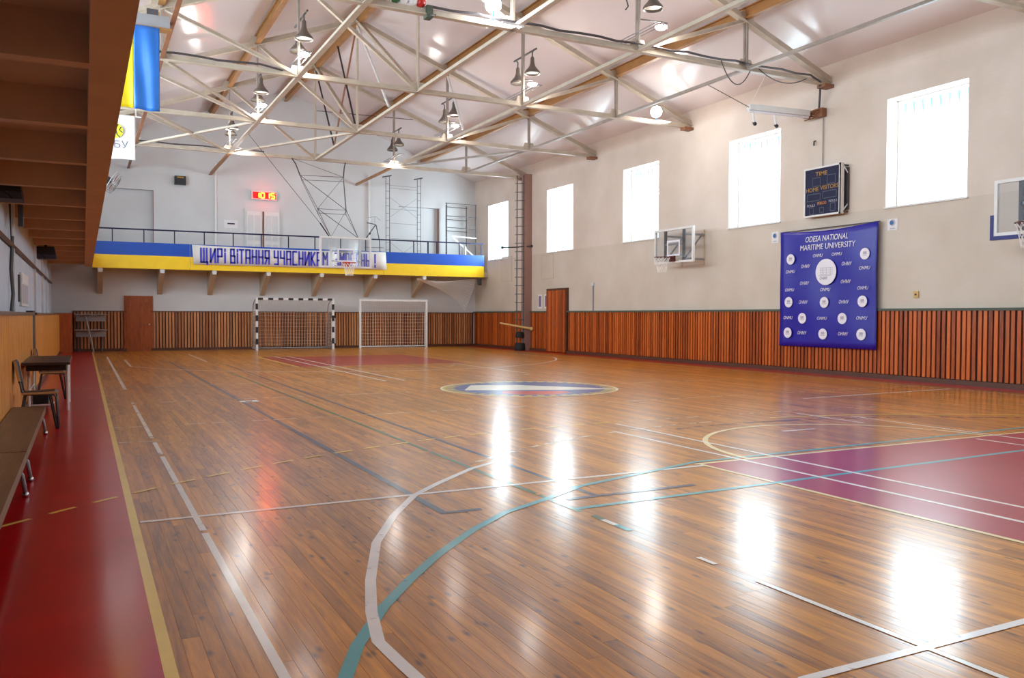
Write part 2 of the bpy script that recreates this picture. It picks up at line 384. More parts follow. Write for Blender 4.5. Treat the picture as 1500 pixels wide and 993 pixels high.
# ================================================================== SETTING
# ---- floor: base slab, boards, painted areas, painted lines
floor = struct(MB().box(XL-.3, Y0-.3, -.25, XR+.3, YF+.3, -.021).build('floor', 'dark_gap'))
BW = .075
boards = []
x = XL; col = 0
while x < XR-.001:
    y = Y0 - random.random()*2.2
    x1 = min(x+BW, XR)
    while y < YF:
        L_ = random.choice((1.4, 1.9, 2.4, 2.9)); boards.append((x, x1, max(y, Y0), min(y+L_, YF))); y += L_
    x = x1; col += 1
def in_view(p):
    d = Vector(p)-Vector((0,0,EYE)); z = d.dot(fwd)
    if z < .5: return False
    return abs(F_PX*d.dot(rgt)/z) < 760 and abs(F_PX*d.dot(upv)/z) < 510
def board_geo(mb, b):
    x0, x1, y0, y1 = b; c = .0009; j = lambda: random.uniform(-.00012, .00002)
    z = [j(), j(), j(), j()]
    mb.add([(x0,y0,-.02),(x1,y0,-.02),(x1,y1,-.02),(x0,y1,-.02),
            (x0,y0,-.0010),(x1,y0,-.0010),(x1,y1,-.0010),(x0,y1,-.0010),
            (x0+c,y0+c,z[0]),(x1-c,y0+c,z[1]),(x1-c,y1-c,z[2]),(x0+c,y1-c,z[3])],
           [(0,1,5,4),(1,2,6,5),(2,3,7,6),(3,0,4,7),(4,5,9,8),(5,6,10,9),(6,7,11,10),(7,4,8,11),(8,9,10,11)])
def board_key(b):
    if b[0] < .2: return -1
    cx, cyy = (b[0]+b[1])/2, (b[2]+b[3])/2
    vis = [yy for k in range(9) for yy in (b[2]+(b[3]-b[2])*k/8,) if in_view((cx, yy, 0))]
    if not vis: return -1
    if 5.1 < cx < 9.95 and .3 < cyy < 6: return -1
    return sum(1.0/(cx*cx+yy*yy+EYE*EYE)**1.5 for yy in vis)*(b[3]-b[2])
order = sorted(boards, key=board_key, reverse=True)
for b in order[:295]:
    mb = MB(); board_geo(mb, b); mb.build('floorboard', 'floor_wood', floor, fix=False)
mb = MB()
for b in order[295:]: board_geo(mb, b)
o = mb.build('floorboards', 'floor_wood', floor, fix=False); o['kind'] = 'stuff'
LZ = [.0012]
def fl_line(pts, w, mat_, name='court_line'):
    LZ[0] += .00003
    return MB().strip(pts, w, LZ[0]).build(name, mat_, floor, fix=False)
def fl_area(pts, mat_, name='painted_area', z=None):
    LZ[0] += .00003
    return MB().add([(p[0], p[1], z if z else LZ[0]) for p in pts], [tuple(range(len(pts)))]).build(name, mat_, floor, fix=False)
def arc(cx, cy_, r, a0, a1, n=40): return [(cx+r*math.cos(math.radians(a0+(a1-a0)*i/n)), cy_+r*math.sin(math.radians(a0+(a1-a0)*i/n))) for i in range(n+1)]
def seg(p, q, n=2): return [(p[0]+(q[0]-p[0])*i/n, p[1]+(q[1]-p[1])*i/n) for i in range(n+1)]
# red border strips laid in sheets of board
ys = [Y0, -1.5, 2.4, 5.3, 8.9, 12.6, 16.4, 20.1, 24.5, 29.5, YF]
for a_, b_ in zip(ys, ys[1:]): fl_area([(XL, a_+.0005), (.26, a_+.0005), (.26, b_), (XL, b_)], 'red_floor', 'red_border')
fl_area([(15.05, Y0), (XR, Y0), (XR, YF), (15.05, YF)], 'red_floor', 'red_border')
fl_area([(5.08, .35), (9.98, .35), (9.98, 6.15), (5.08, 6.15)], 'key_red', 'red_key')
fl_area([(5.08, 22.25), (9.98, 22.25), (9.98, 28.05), (5.08, 28.05)], 'far_key_red', 'red_key')
fl_line(seg((.285, Y0), (.285, 34.1), 8), .05, 'line_yellow')
fl_line(seg((14.72, Y0), (14.72, 34.1), 8), .06, 'line_faint')
for a_, b_ in ((-2, 2.6), (2.6, 5.55), (5.62, 8.75), (8.9, 9.75), (10.1, 13.9), (14.05, 14.35), (16.9, 30)):
    fl_line(seg((.665, a_), (.665, b_), 4), .042 if b_ < 20 else .055, 'line_thick')
fl_line(seg((2.215, 5.36), (2.215, 26.4), 8), .06, 'line_navy')
fl_line(seg((3.47, 5.4), (3.49, 24.2), 8), .05, 'line_navy')
fl_line(seg((2.2, 5.385), (2.5, 5.385)), .06, 'line_navy')
fl_line(seg((3.2, 5.385), (4.42, 5.4)), .06, 'line_navy')
fl_line(seg((3.09, 5.0), (3.1, 21.5), 8), .05, 'line_green')
fl_line(seg((3.11, 4.87), (3.1, 4.74)), .05, 'line_green'); fl_line(seg((3.1, 4.74), (3.1, 4.58)), .045, 'line_white'); fl_line(seg((3.1, 4.58), (3.1, 4.42)), .05, 'line_teal')
fl_line(seg((.32, 6.03), (5.08, 6.06), 4), .05, 'line_white')
fl_line(seg((5.03, 6.15), (10.03, 6.15), 4), .045, 'line_pale')
fl_line(seg((5.08, .35), (5.08, 6.15), 4), .045, 'line_pale'); fl_line(seg((9.98, .35), (9.98, 6.15), 4), .045, 'line_pale')
fl_line(seg((3.55, 5.76), (5.1, 6.24), 3)+seg((5.1, 6.24), (14.6, 6.55), 4)[1:], .055, 'line_teal')
fl_line(seg((3.1, 5.09), (8.65, 5.31), 4)+[(14.6, 5.4)], .055, 'line_teal')
fl_line([(.55, 1.9), (.7, 2.6), (.87, 3.09), (1.0, 3.37), (1.24, 3.76), (1.49, 4.09), (1.79, 4.45), (2.2, 4.87), (2.6, 5.21), (3.03, 5.44), (3.55, 5.76)], .06, 'line_teal')
fl_line([(1.11, -.5), (1.11, 2.96), (1.1, 3.12), (1.09, 3.37), (1.17, 3.72), (1.31, 4.18), (1.56, 4.86), (1.88, 5.47), (2.24, 6.03), (2.58, 6.38), (3.09, 6.86), (3.5, 7.12)], .056, 'line_thick')
fl_line(arc(7.5, 1.5, 7.05, 128, 92, 14), .05, 'line_faint')
fl_line(arc(7.5, 1.4, 7.18, 84, 34, 20), .05, 'line_yellow')
fl_line(arc(7.5, 1.5, 6.77, 100, 20, 24), .09, 'line_purple')
fl_line(arc(7.5, 6.15, 1.8, 0, 180, 40), .06, 'line_pale')
fl_line(seg((6.02, 8.9), (6.02, 1), 6), .045, 'line_white'); fl_line(seg((5.6, 8.35), (5.58, 1), 6), .045, 'line_white')
fl_line(seg((8.97, 8.75), (8.97, 7.6), 2), .045, 'line_white'); fl_line(seg((8.95, 6.05), (8.95, 1), 4), .045, 'line_white'); fl_line(seg((9.42, 8.2), (9.4, 1), 6), .045, 'line_white')
fl_line(seg((7.42, 7.46), (7.95, 7.46)), .05, 'line_white')
fl_line(seg((10.7, 10.3), (14.75, 10.5), 4), .06, 'line_white')
fl_line(seg((2.4, 2.3), (9, 2.3), 4), .045, 'line_thick')
for a_, b_ in ((3.75, 3.6), (3.28, 3.05), (3.1, 1.6)): fl_line(seg((3.1, a_), (3.1, b_), 3), .035, 'line_white')
fl_line(seg((.3, 9.88), (.73, 9.84)), .05, 'line_faint')
fl_line(seg((.3, 14.2), (14.7, 14.25), 8), .055, 'line_faint'); fl_line(seg((-.6, 17.4), (14.7, 17.25), 8), .05, 'line_faint'); fl_line(seg((.3, 11.2), (14.7, 11.25), 8), .045, 'line_faint')
fl_line(seg((.3, 22.2), (14.7, 22.3), 6), .05, 'line_faint')
# far half
fl_line([(1.1, 28), (1.1, 24.3)]+arc(7.5, 26.5, 6.75, 199, 341, 60)[1:]+[(13.9, 28)], .06, 'line_white')
fl_line([(5.05, 28.05), (5.05, 22.25), (10, 22.25), (10, 28.05), (5.05, 28.05)], .06, 'line_yellow')
fl_line(arc(7.5, 22.25, 1.8, 180, 360, 30), .06, 'line_faint')
for xx in (5.6, 6.02): fl_line(seg((xx, 28.3), (xx, 16.8), 4), .05, 'line_white')
fl_line(seg((9.43, 22.2), (9.43, 17.6), 3), .05, 'line_white')
fl_line(seg((3.22, 31), (3.2, 25.9), 2), .05, 'line_white')
fl_line(seg((.3, 33.3), (14.7, 33.3), 4), .05, 'line_faint')
# handball nine-metre dashes
path = arc(6.0, .05, 9.0, 180-24, 90, 60)[:-1]+seg((6.0, 9.05), (9.0, 9.05), 6)[:-1]+arc(9.0, .05, 9.0, 90, 24, 60)
acc, on, cur = .0, False, []
dash0 = None
P_ = [Vector((*p, 0)) for p in path]
fine = []
for a_, b_ in zip(P_, P_[1:]):
    n_ = max(1, int((b_-a_).length/.02)); fine += [a_.lerp(b_, i/n_) for i in range(n_)]
start = min(range(len(fine)), key=lambda i: (fine[i]-Vector((-.43, 6.22, 0))).length)
dist = 0
segs = {}
for i in range(start, len(fine)-1):
    k = int(dist/.37)
    if dist-k*.37 < .25: segs.setdefault(k, []).append((fine[i].x, fine[i].y))
    dist += (fine[i+1]-fine[i]).length
for k, pts in segs.items():
    if len(pts) > 3: fl_line([pts[0], pts[len(pts)//2], pts[-1]], .04, 'line_yellow' if pts[0][0] < 6 else 'line_faint', 'court_dash')
# centre emblem: toothed ring, blue disc, white hull, red field
EC, ER = (7.5, 14.02), 1.68
def disc(r, mat_, n=48, c=EC): fl_area([(c[0]+r*math.cos(2*math.pi*i/n), c[1]+r*math.sin(2*math.pi*i/n)) for i in range(n)], mat_, 'emblem')
disc(ER, 'emblem_white'); disc(ER-.045, 'emblem_yellow')
mb = MB(); LZ[0] += .00004
for k in range(44):
    a_ = 2*math.pi*k/44; mb.strip([(EC[0]+1.3*math.cos(a_), EC[1]+1.3*math.sin(a_)), (EC[0]+1.58*math.cos(a_), EC[1]+1.58*math.sin(a_))], .09, LZ[0])
mb.build('emblem', 'emblem_blue', floor, fix=False)
disc(1.42, 'emblem_blue')
fl_area([(6.2, 14.1), (6.75, 15.05), (7.6, 14.75), (8.25, 13.98), (9.0, 13.1), (7.85, 13.42)], 'emblem_white', 'emblem')
fl_area([(6.75, 13.62), (7.74, 13.18), (7.75, 12.85), (7.3, 12.7), (6.85, 12.85), (6.55, 13.25)], 'emblem_red', 'emblem')

# ---- walls
wt = .45
mb = MB()
ys = [Y0-.3]
for y in sorted([-3.4, 1.7, 6.83]+WY):
    mb.box(XR, ys[-1], 0, XR+wt, y-WW/2, EAVE_Z+.1); mb.box(XR, y-WW/2, 0, XR+wt, y+WW/2, WZ0); mb.box(XR, y-WW/2, WZ1, XR+wt, y+WW/2, EAVE_Z+.1); ys.append(y+WW/2)
mb.box(XR, ys[-1], 0, XR+wt, YF+.3, EAVE_Z+.1)
struct(mb.build('wall_right', 'wall_paint'))
mb = MB(); yp = Y0-.3
for y in LWY:
    mb.box(XL-.3, yp, 0, XL, y-LWW/2, EAVE_Z+.1); mb.box(XL-.3, y-LWW/2, 0, XL, y+LWW/2, LZ0); mb.box(XL-.3, y-LWW/2, LZ1, XL, y+LWW/2, EAVE_Z+.1); yp = y+LWW/2
mb.box(XL-.3, yp, 0, XL, YF+.3, EAVE_Z+.1)
struct(mb.build('wall_left', 'cool_plaster'))
# far wall with two shallow bricked-up niches
mb = MB(); nz0, nz1, nd = 3.6, 6.1, .22
nich = [(.55, 2.42), (12.2, 14.1)]
mb.box(XL, YF, 0, XR, YF+.2, nz0); xs = XL
for a_, b_ in nich: mb.box(xs, YF, nz0, a_, YF+.2, nz1); xs = b_
mb.box(xs, YF, nz0, XR, YF+.2, nz1)
mb.poly([(XL, YF, nz1), (XR, YF, nz1), (XR, YF, ceil_z(XR)+.1), (RIDGE_X, YF, RIDGE_Z+.1), (XL, YF, ceil_z(XL)+.1)], (0, .2, 0))
mb.box(XL, YF+nd, nz0-.1, XR, YF+nd+.2, nz1+.1)
far_wall = struct(mb.build('wall_far', 'plaster'))
for a_, b_ in nich: MB().box(b_-.012, YF+.005, nz0, b_+.001, YF+nd, nz1).build('niche_shade', 'brown_reveal', far_wall)  # brown skin on one side of each niche, its shade painted in
struct(MB().poly([(XL, Y0, 0), (XR, Y0, 0), (XR, Y0, ceil_z(XR)+.1), (RIDGE_X, Y0, RIDGE_Z+.1), (XL, Y0, ceil_z(XL)+.1)], (0, -.3, 0)).build('wall_near', 'plaster'))
mb = MB()
mb.poly([(RIDGE_X, Y0-.3, RIDGE_Z), (XR+wt, Y0-.3, ceil_z(XR+wt)), (XR+wt, Y0-.3, ceil_z(XR+wt)+.25), (RIDGE_X, Y0-.3, RIDGE_Z+.25), (XL-.3, Y0-.3, ceil_z(XL-.3)+.25), (XL-.3, Y0-.3, ceil_z(XL-.3))], (0, YF-Y0+.6, 0))
struct(mb.build('ceiling', 'ceiling_paint'))
# ---- windows
bar_v = None
for i, y in enumerate(WY+[6.83, 1.7, -3.4]):
    xg = XR+.34; f = MB()
    a_, b_ = y-WW/2, y+WW/2
    for (p, q) in ((a_, a_+.03), (b_-.03, b_)): f.box(xg, p, WZ0, xg+.06, q, WZ1)
    for (p, q) in ((WZ0, WZ0+.03), (WZ1-.03, WZ1)): f.box(xg, a_+.03, p, xg+.06, b_-.03, q)
    for k in (1, 2): f.box(xg+.02, a_+WW*k/3-.007, WZ0+.03, xg+.04, a_+WW*k/3+.007, WZ1-.03)
    w = struct(f.build('window_%d' % (i+1), 'white_metal'))
    for k in range(3): MB().box(xg+.025, a_+WW*k/3+.008, WZ0+.03, xg+.031, a_+WW*(k+1)/3-.008, WZ1-.03).build('pane', 'window_glass', w)
    MB().box(XR-.04, a_-.03, WZ0-.035, XR+.34, b_+.03, WZ0).build('window_sill', 'white_metal', w)
    if i < 5:
        for k in range(9):     # security grille outside the glass, its rods tapering to spear tips under the lintel
            yy = a_+WW*(k+.5)/9; MB().tube([(xg+.14, yy, WZ0), (xg+.14, yy, WZ1-.35), (xg+.14, yy, WZ1-.06)], [.006, .007, .05], 5).build('grille_bar', 'pale_cyan', w)
        for k in range(8):
            zz = WZ0+.12+k*.26; MB().tube([(xg+.14, a_, zz), (xg+.14, b_, zz)], .005, 5).build('grille_bar', 'grey_metal', w)
for i, y in enumerate(LWY):  # added windows out of view, there to let in light from the left
    a_, b_ = y-LWW/2, y+LWW/2; f = MB(); xg = XL-.26
    for (p, q) in ((a_, a_+.05), (b_-.05, b_)): f.box(xg, p, LZ0, xg+.06, q, LZ1)
    for (p, q) in ((LZ0, LZ0+.05), (LZ1-.05, LZ1)): f.box(xg, a_+.05, p, xg+.06, b_-.05, q)
    w = struct(f.build('window_%d' % (i+9), 'white_metal'))
    MB().box(xg+.025, a_+.05, LZ0+.05, xg+.031, b_-.05, LZ1-.05).build('pane', 'window_glass', w)
# ---- wainscots
PITCH_S = .112
def wainscot_right():
    root = struct(MB().box(XR-.03, 3, 0, XR, YF, 1.5).build('trim_1', 'dark_gap'))
    MB().box(XR-.09, 3, 1.5, XR, YF, 1.555).build('cap_rail', 'trim_green', root)
    mb = MB().box(-.036, -.036, .11, 0, .036, 1.5); me = None
    y = 7.5; k = 0
    while y < YF-.1:
        if not (26.5 < y < 28.1) and not (29.36 < y < 29.76):
            if me is None: o = mb.build('slat', 'slat_wood', root); me = o.data; o.location = (XR-.03, y, 0)
            else: link('slat', me, root, (XR-.03, y+random.uniform(-.006, .006), 0))
        y += PITCH_S
    struct(MB().box(XR-.1, 3, 0, XR, YF, .1).build('baseboard_right', 'skirting'))
wainscot_right()
def wainscot_far():
    root = struct(MB().box(-.35, YF-.03, 0, XR-.1, YF, 1.47).build('trim_2', 'brown_gap'))
    MB().box(-.35, YF-.08, 1.47, XR-.1, YF, 1.51).build('cap_rail', 'cap_brown', root)
    mb = MB().box(-.036, -.04, .1, .036, 0, 1.47); me = None; x_ = -.28
    while x_ < XR-.15:
        if not (1.3 < x_ < 2.4) and not (9.22 < x_ < 9.42):
            if me is None: o = mb.build('slat', 'far_slat_wood', root); me = o.data; o.location = (x_, YF-.03, 0)
            else: link('slat', me, root, (x_, YF-.03, 0))
        x_ += PITCH_S
    MB().box(9.23, YF-.045, .2, 9.41, YF-.03, 1.25).build('bare_panel', 'paper', root)
    struct(MB().box(-.35, YF-.09, 0, XR-.1, YF, .09).build('baseboard_far', 'skirting'))
wainscot_far()
def wainscot_left():
    px = -.75
    root = struct(MB().box(XL, Y0, 0, px-.02, 33.4, 1.36).build('trim_3', 'dark_gap'))
    MB().box(XL, Y0, 1.36, px+.03, 16.05, 1.40).build('cap_board', 'cap_brown', root); MB().box(XL, 16.85, 1.36, px+.03, 33.4, 1.40).build('cap_board', 'cap_brown', root)
    seams = [-6.2, -1.4, 1.9, 5.2, 8.1, 10.95, 13.5, 16.05]
    for a_, b_ in list(zip(seams, seams[1:]))+[(16.85, 22.0), (22.0, 27.5), (27.5, 33.4)]:
        MB().box(px-.02, a_+.008, .1, px, b_-.008, 1.36).build('panel', 'panel_wood', root)
    MB().box(px-.02, Y0, 0, px+.012, 33.4, .1).build('kickboard', 'skirting', root)
    MB().box(px-.1, 16.1, 0, px+.0, 16.8, 1.43).build('post', 'dark_gap', root)
wainscot_left()
# far end of the covers: dark post
struct(MB().box(XL, 33.42, 0, -.36, 34.8, 1.42).build('trim_4', 'door_wood'))
# pilaster under the last truss on the right wall
struct(MB().box(XR-.32, 29.42, 0, XR, 29.7, CH_Z+.05).build('trim_5', 'brown_reveal'))
# left wall: vertical battens and a dark service pipe
for i, y in enumerate((8.0, 12.0, 16.4, 23.6, 27.7, 30.5, 34.0)):
    struct(MB().box(XL, y, 1.4, XL+.05, y+.09, 3.36).build('trim_%d' % (6+i), 'white_metal'))
# ---- doors
def far_door():
    d = struct(MB().box(1.36, YF-.07, 0, 2.36, YF+.0, 2.08).build('door_1', 'door_wood'), 'brown panelled wooden door in the far wainscot')
    MB().box(1.44, YF-.1, 0, 2.28, YF-.07, 2.0).build('door_leaf', 'door_wood', d)
    for zz in ((.2, .85), (1.0, 1.85)):
        for xx in ((1.52, 1.83), (1.89, 2.2)):
            MB().box(xx[0], YF-.115, zz[0], xx[1], YF-.1, zz[1]).build('door_panel', 'door_wood', d)
    MB().ball((2.22, YF-.14, 1.0), .04).build('door_handle', 'chrome', d, True)
far_door()
def right_door():
    d = struct(MB().box(XR-.1, 26.55, 0, XR, 28.05, 2.4).build('door_2', 'skirting'), 'reddish brown double door on the right wall')
    for a_ in (26.62, 27.32):
        lf = MB().box(XR-.13, a_, .02, XR-.1, a_+.66, 2.32).build('door_leaf', 'slat_wood', d)
        for k in range(6): MB().box(XR-.145, a_+.01+k*.11, .03, XR-.13, a_+.105+k*.11, 2.31).build('board', 'slat_wood', lf)
    MB().tube([(XR-.17, 27.25, 1.0), (XR-.17, 27.25, 1.2)], .012).build('door_handle', 'chrome', d)
right_door()
def upper_door():
    d = struct(MB().box(5.75, YF-.06, 3.3, 7.15, YF, 5.62).build('door_3', 'plaster'), 'white double door on the end gallery')
    for a_, yo in ((5.82, .0), (6.5, .05)):
        lf = MB().box(a_, YF-.1-yo, 3.3, a_+.6, YF-.06, 5.5).build('door_leaf', 'white_metal', d)
        for xx in (a_+.06, a_+.33):
            for zz in ((3.45, 4.2), (4.35, 5.35)):
                MB().box(xx, YF-.115-yo, zz[0], xx+.2, YF-.1-yo, zz[1]).build('door_panel', 'plaster', lf)
    MB().box(6.455, YF-.11, 3.3, 6.495, YF-.05, 5.52).build('door_edge', 'rust_paint', d)
upper_door()
# white service pipes and frames on the far wall
struct(MB().tube([(4.66, YF-.04, 3.3), (4.66, YF-.04, 7.3)], .04, 8).build('trim_13', 'white_metal'))
struct(MB().tube([(10.87, YF-.04, 3.3), (10.87, YF-.04, 7.3)], .05, 8).build('trim_14', 'white_metal'))
# thin framed hatches on the right wall
def hatch(n, y0, y1, z0, z1):
    f = MB()
    for a_, b_ in ((z0, z0+.02), (z1-.02, z1)): f.box(XR-.012, y0, a_, XR, y1, b_)
    for a_, b_ in ((y0, y0+.02), (y1-.02, y1)): f.box(XR-.012, a_, z0, XR, b_, z1)
    h_ = struct(f.build('trim_%d' % n, 'gallery_beige')); MB().box(XR-.006, y0+.02, z0+.02, XR, y1-.02, z1-.02).build('hatch_panel', 'wall_paint', h_)
hatch(15, 27.68, 28.64, 2.78, 3.7); hatch(16, 31.15, 32.1, 2.8, 3.85)

# ================================================================== ROOF STEEL
def raf_z(x): return 10.19-(10.19-6.98)/(XR-RIDGE_X)*abs(x-RIDGE_X)
TLAB = {0: 'pale steel roof truss cut off by the top right corner of the photo',
        1: 'pale steel roof truss whose right end rests above the scoreboard',
        2: 'pale steel roof truss with a big round floodlight near its right end',
        3: 'pale steel roof truss in mid hall with its ridge joint in full view',
        4: 'pale steel roof truss nearest the far gallery, its end above the rung ladder'}
def truss(k):
    Y = TR[k]; t = thing('roof_truss', TLAB[k], 'roof truss', (RIDGE_X, Y, CH_Z), 'steel roof trusses')
    xs = [XL]+NX+[XR]
    MB().tee((XL, Y, CH_Z), (XR, Y, CH_Z), .13).build('bottom_chord', 'steel_paint', t)
    for s, xe in ((-1, XL), (1, XR)):
        MB().tee((RIDGE_X, Y, raf_z(RIDGE_X)), (xe, Y, 6.98), .17, flip=False).build('rafter', 'steel_paint', t)
    for i, x in enumerate(NX):
        top = raf_z(x)
        MB().bar((x, Y-.035, CH_Z), (x, Y-.035, top), .045, .05, (0,1,0)).bar((x, Y+.035, CH_Z), (x, Y+.035, top), .045, .05, (0,1,0)).build('king_post' if i == 2 else 'post', 'steel_paint' if i == 2 else 'backlit_steel', t)
    for a_, b_ in ((0, 1), (1, 2), (4, 3), (3, 2)):
        MB().tee((NX[a_], Y, raf_z(NX[a_])), (NX[b_], Y, CH_Z), .1).build('diagonal', 'steel_paint', t)
    for x in NX:
        for zz in (CH_Z, raf_z(x)):
            h = .2 if zz == CH_Z else .18
            MB().poly([(x-.24, Y-.011, zz-.06), (x+.24, Y-.011, zz-.06), (x+.15, Y-.011, zz+h), (x-.15, Y-.011, zz+h)], (0, .022, 0)).build('gusset_plate', 'steel_paint', t)
    for xe, s in ((XR, -1), (XL, 1)):
        MB().box(xe, Y-.12, CH_Z-.13, xe+s*.3, Y+.12, CH_Z-.05).build('bearing_plate', 'rust_paint', t)
    if k in (2, 3):     # flat bracing running on to the next truss at chord level
        Y2 = TR[k+1]
        MB().bar((NX[0], Y, CH_Z-.02), (NX[1], Y2, CH_Z-.02), .09, .06).build('brace', 'steel_paint', t)
        if k == 3:
            MB().bar((NX[1], Y2, CH_Z-.03), (NX[2], Y, CH_Z-.03), .09, .06).build('brace', 'steel_paint', t)
            MB().bar((NX[3], Y2, CH_Z-.03), (NX[4], Y, CH_Z-.03), .09, .06).build('brace', 'backlit_steel', t)
            MB().bar((NX[0], Y2, CH_Z-.03), (NX[1], Y, CH_Z-.03), .09, .06).build('brace', 'steel_paint', t)
    if k == 3:          # slanting struts from ridge and rafter to the ties, towards the hall's middle
        MB().tube([(RIDGE_X, Y, raf_z(RIDGE_X)-.15), (RIDGE_X, Y-2.9, CH_Z+.1)], .035, 6).build('strut', 'white_metal', t)
        MB().tube([(NX[3], Y, raf_z(NX[3])-.15), (NX[3], Y-1.25, CH_Z+.1)], .04, 6).build('strut', 'white_metal', t)
    if k in (3, 4):
        MB().bar((RIDGE_X, Y-TR[1]+TR[0], CH_Z), (RIDGE_X, Y, raf_z(RIDGE_X)), .11, .09).build('ridge_brace', 'steel_paint', t)
    return t
for k in range(5): truss(k)
PL = [('ochre roof purlin lowest on the left slope, above the hanging flags', 0), ('ochre brown roof purlin high on the left slope, above the left lamps', 1),
      ('brown ridge beam along the very top of the roof', 2), ('ochre brown roof purlin on the right slope next to the ridge', 3), ('ochre brown roof purlin low on the right slope, nearest the windows', 4)]
for lab, i in PL:
    x = NX[i]; p = thing('roof_purlin', lab, 'roof beam', (x, 14, ceil_z(x)), 'roof purlins')
    zc = ceil_z(x)-.17-(.02 if i != 2 else .1)
    ends = [Y0]+TR+[YF]
    for a_, b_ in zip(ends, ends[1:]):
        MB().ibeam((x, a_+.01, zc), (x, b_-.01, zc), .14, .26).build('beam', 'ochre_paint', p)
TL = [('thin brown tie along the roof steel at far left, behind the flags', 0, 'rust_paint', .09, .09), ('long pale tie beam joining the trusses under the left lamps', 1, 'steel_paint', .12, .14),
      ('pale tie joining the trusses below the ridge', 2, 'steel_paint', .11, .12), ('long pale tie beam joining the trusses under the right lamps', 3, 'steel_paint', .1, .14), ('thin grey tie joining the trusses nearest the windows', 4, 'backlit_steel', .08, .08)]
for lab, i, mt, w_, h_ in TL:
    x = NX[i]; p = thing('tie_beam', lab, 'roof tie', (x, 14, CH_Z), 'roof ties'); ends = [Y0]+TR+[YF]
    for a_, b_ in zip(ends, ends[1:]):
        if i in (2, 4) and b_ == YF: continue
        mm_ = 'ochre_paint' if (i in (1, 3) and b_ == YF) else mt
        MB().tee((x, a_+.02, CH_Z-.01), (x, b_-.02, CH_Z-.01), w_).build('beam', mm_, p)
    if i == 2:
        for (ya, za), (yb, zb) in (((29.8, 10.0), (27.45, 6.95)), ((27.0, 10.1), (24.9, 6.95)), ((24.9, 10.0), (27.4, 6.95))):
            MB().tube([(x, ya, za), (x, yb, zb)], .03, 6).build('rod', 'black_metal' if ya > yb else 'rust_paint', p)

# ---- bell lamps hung on the trusses
def lamp(X, Yt, label, bulbs, shades=((-1, 0), (1, 0)), post=False):
    t = thing('bell_lamp', label, 'lamp', (X, Yt, CH_Z+.07), 'twin bell lamps on the trusses')
    zc = CH_Z+1.28
    MB().tube([(X+.06, Yt-.62, zc), (X+.06, Yt+.62, zc)], .025, 6).build('crossbar', 'dark_metal', t)
    for s, dz in shades:
        y = Yt+s*.5; x = X+.06+.1*s*0
        a = MB().tube([(x, y, zc), (x+.05*s, y, zc-.06), (x+.05*s, y, zc-.2)], .018, 6).build('arm', 'dark_metal', t)
        x = x+.05*s; z0 = zc-.2
        sh = MB().lathe([(.03, .02), (.05, -.02), (.055, -.14), (.085, -.23), (.15, -.31), (.2, -.37), (.205, -.42), (.198, -.42), (.19, -.37), (.14, -.30), (.07, -.22), (.04, -.12)], (x, y, z0), n=18).build('shade', 'shade_enamel', t, True)
        MB().lathe([(.0001, -.39), (.12, -.385), (.19, -.372)], (x, y, z0), n=18).build('reflector', 'shade_inner', sh, True)
    if len(shades) == 1:
        y = Yt-shades[0][0]*.5
        MB().tube([(X+.06, y, zc), (X+.04, y-.02, zc-.1), (X+.1, y, zc-.22), (X+.04, y+.02, zc-.3)], .014, 6).build('empty_hook', 'black_metal', t)
    # flat wire bracket beside the post
    zb = CH_Z+.3; pts = [(X-.1, Yt-.85, zb), (X+.1, Yt-.85, zb), (X+.1, Yt+.85, zb), (X-.1, Yt+.85, zb)]
    MB().tube(pts, .012, 5, closed=True).tube([(X, Yt-.85, zb), (X, Yt+.85, zb)], .01, 5).build('wire_bracket', 'grey_metal', t)
    for dx, dz, lit in bulbs:
        b = (X+dx, Yt-.12, CH_Z+dz)
        MB().lathe([(.001, -.045), (.09, -.04), (.125, -.015), (.125, .01), (.07, .03), (.001, .035)], b, n=14).build('lit_bulb', lit, t, True)
        MB().tube([(b[0], b[1], b[2]+.03), (b[0], b[1], b[2]+.1), (X, Yt, b[2]+.12)], .018, 5).build('socket', 'dark_metal', t)
        point(b[0], b[1]-.02, b[2]-.17, LAMP_W)
def point(x, y, z, w, c=(1, .97, .93), r=.16):
    L = bpy.data.lights.new('bulb_light', 'POINT'); L.energy = w; L.shadow_soft_size = r; L.color = c
    o = bpy.data.objects.new('bulb_light', L); COL.objects.link(o); o.location = (x, y, z)
BL, BC = 'bulb_lit', 'bulb_cold'
lamp(NX[1], TR[2], 'twin dark bell lamp with a blazing bulb, largest at upper left', [(.1, .45, BL)])
lamp(NX[1], TR[3], 'twin dark bell lamp with one lit bulb above the red wall clock', [(.1, .42, BL)])
lamp(NX[1], TR[4], 'twin bell lamp with two lit bulbs, nearest the far gallery at left', [(-.02, .75, BL), (.38, .03, BL)])
lamp(NX[3], TR[1], 'single bell lamp with an empty hook beside it, top right', [(.5, .5, BL)], shades=((-1, 0),))
lamp(NX[3], TR[2], 'twin dark bell lamp with a lit bulb, right of the ridge', [(.22, .52, BL)])
lamp(NX[3], TR[3], 'twin dark bell lamp with a lit bulb, in front of the far corner', [(.22, .46, BL)])
lamp(NX[3], TR[4], 'twin dark bell lamp directly above the two ladder frames', [(-.02, .0, BL)])
def floodlight(name, label, c, face, r, mat_, bar=None):
    t = thing(name, label, 'floodlight', (c[0], c[1], CH_Z+.06)); c = Vector(c); f = Vector(face).normalized()
    MB().lathe([(.03, -.16), (r*.6, -.12), (r, 0), (r*.97, .015)], c, f, 20).build('housing', 'dark_metal', t, True)
    MB().lathe([(.0001, .02), (r*.9, .012), (r*.97, 0)], c, f, 20).build('lit_lens', mat_, t, True)
    MB().tube([c-f*.1, (c.x, c.y, CH_Z+.05)], .02, 6).build('bracket', 'sticker_blue', t)
    return t
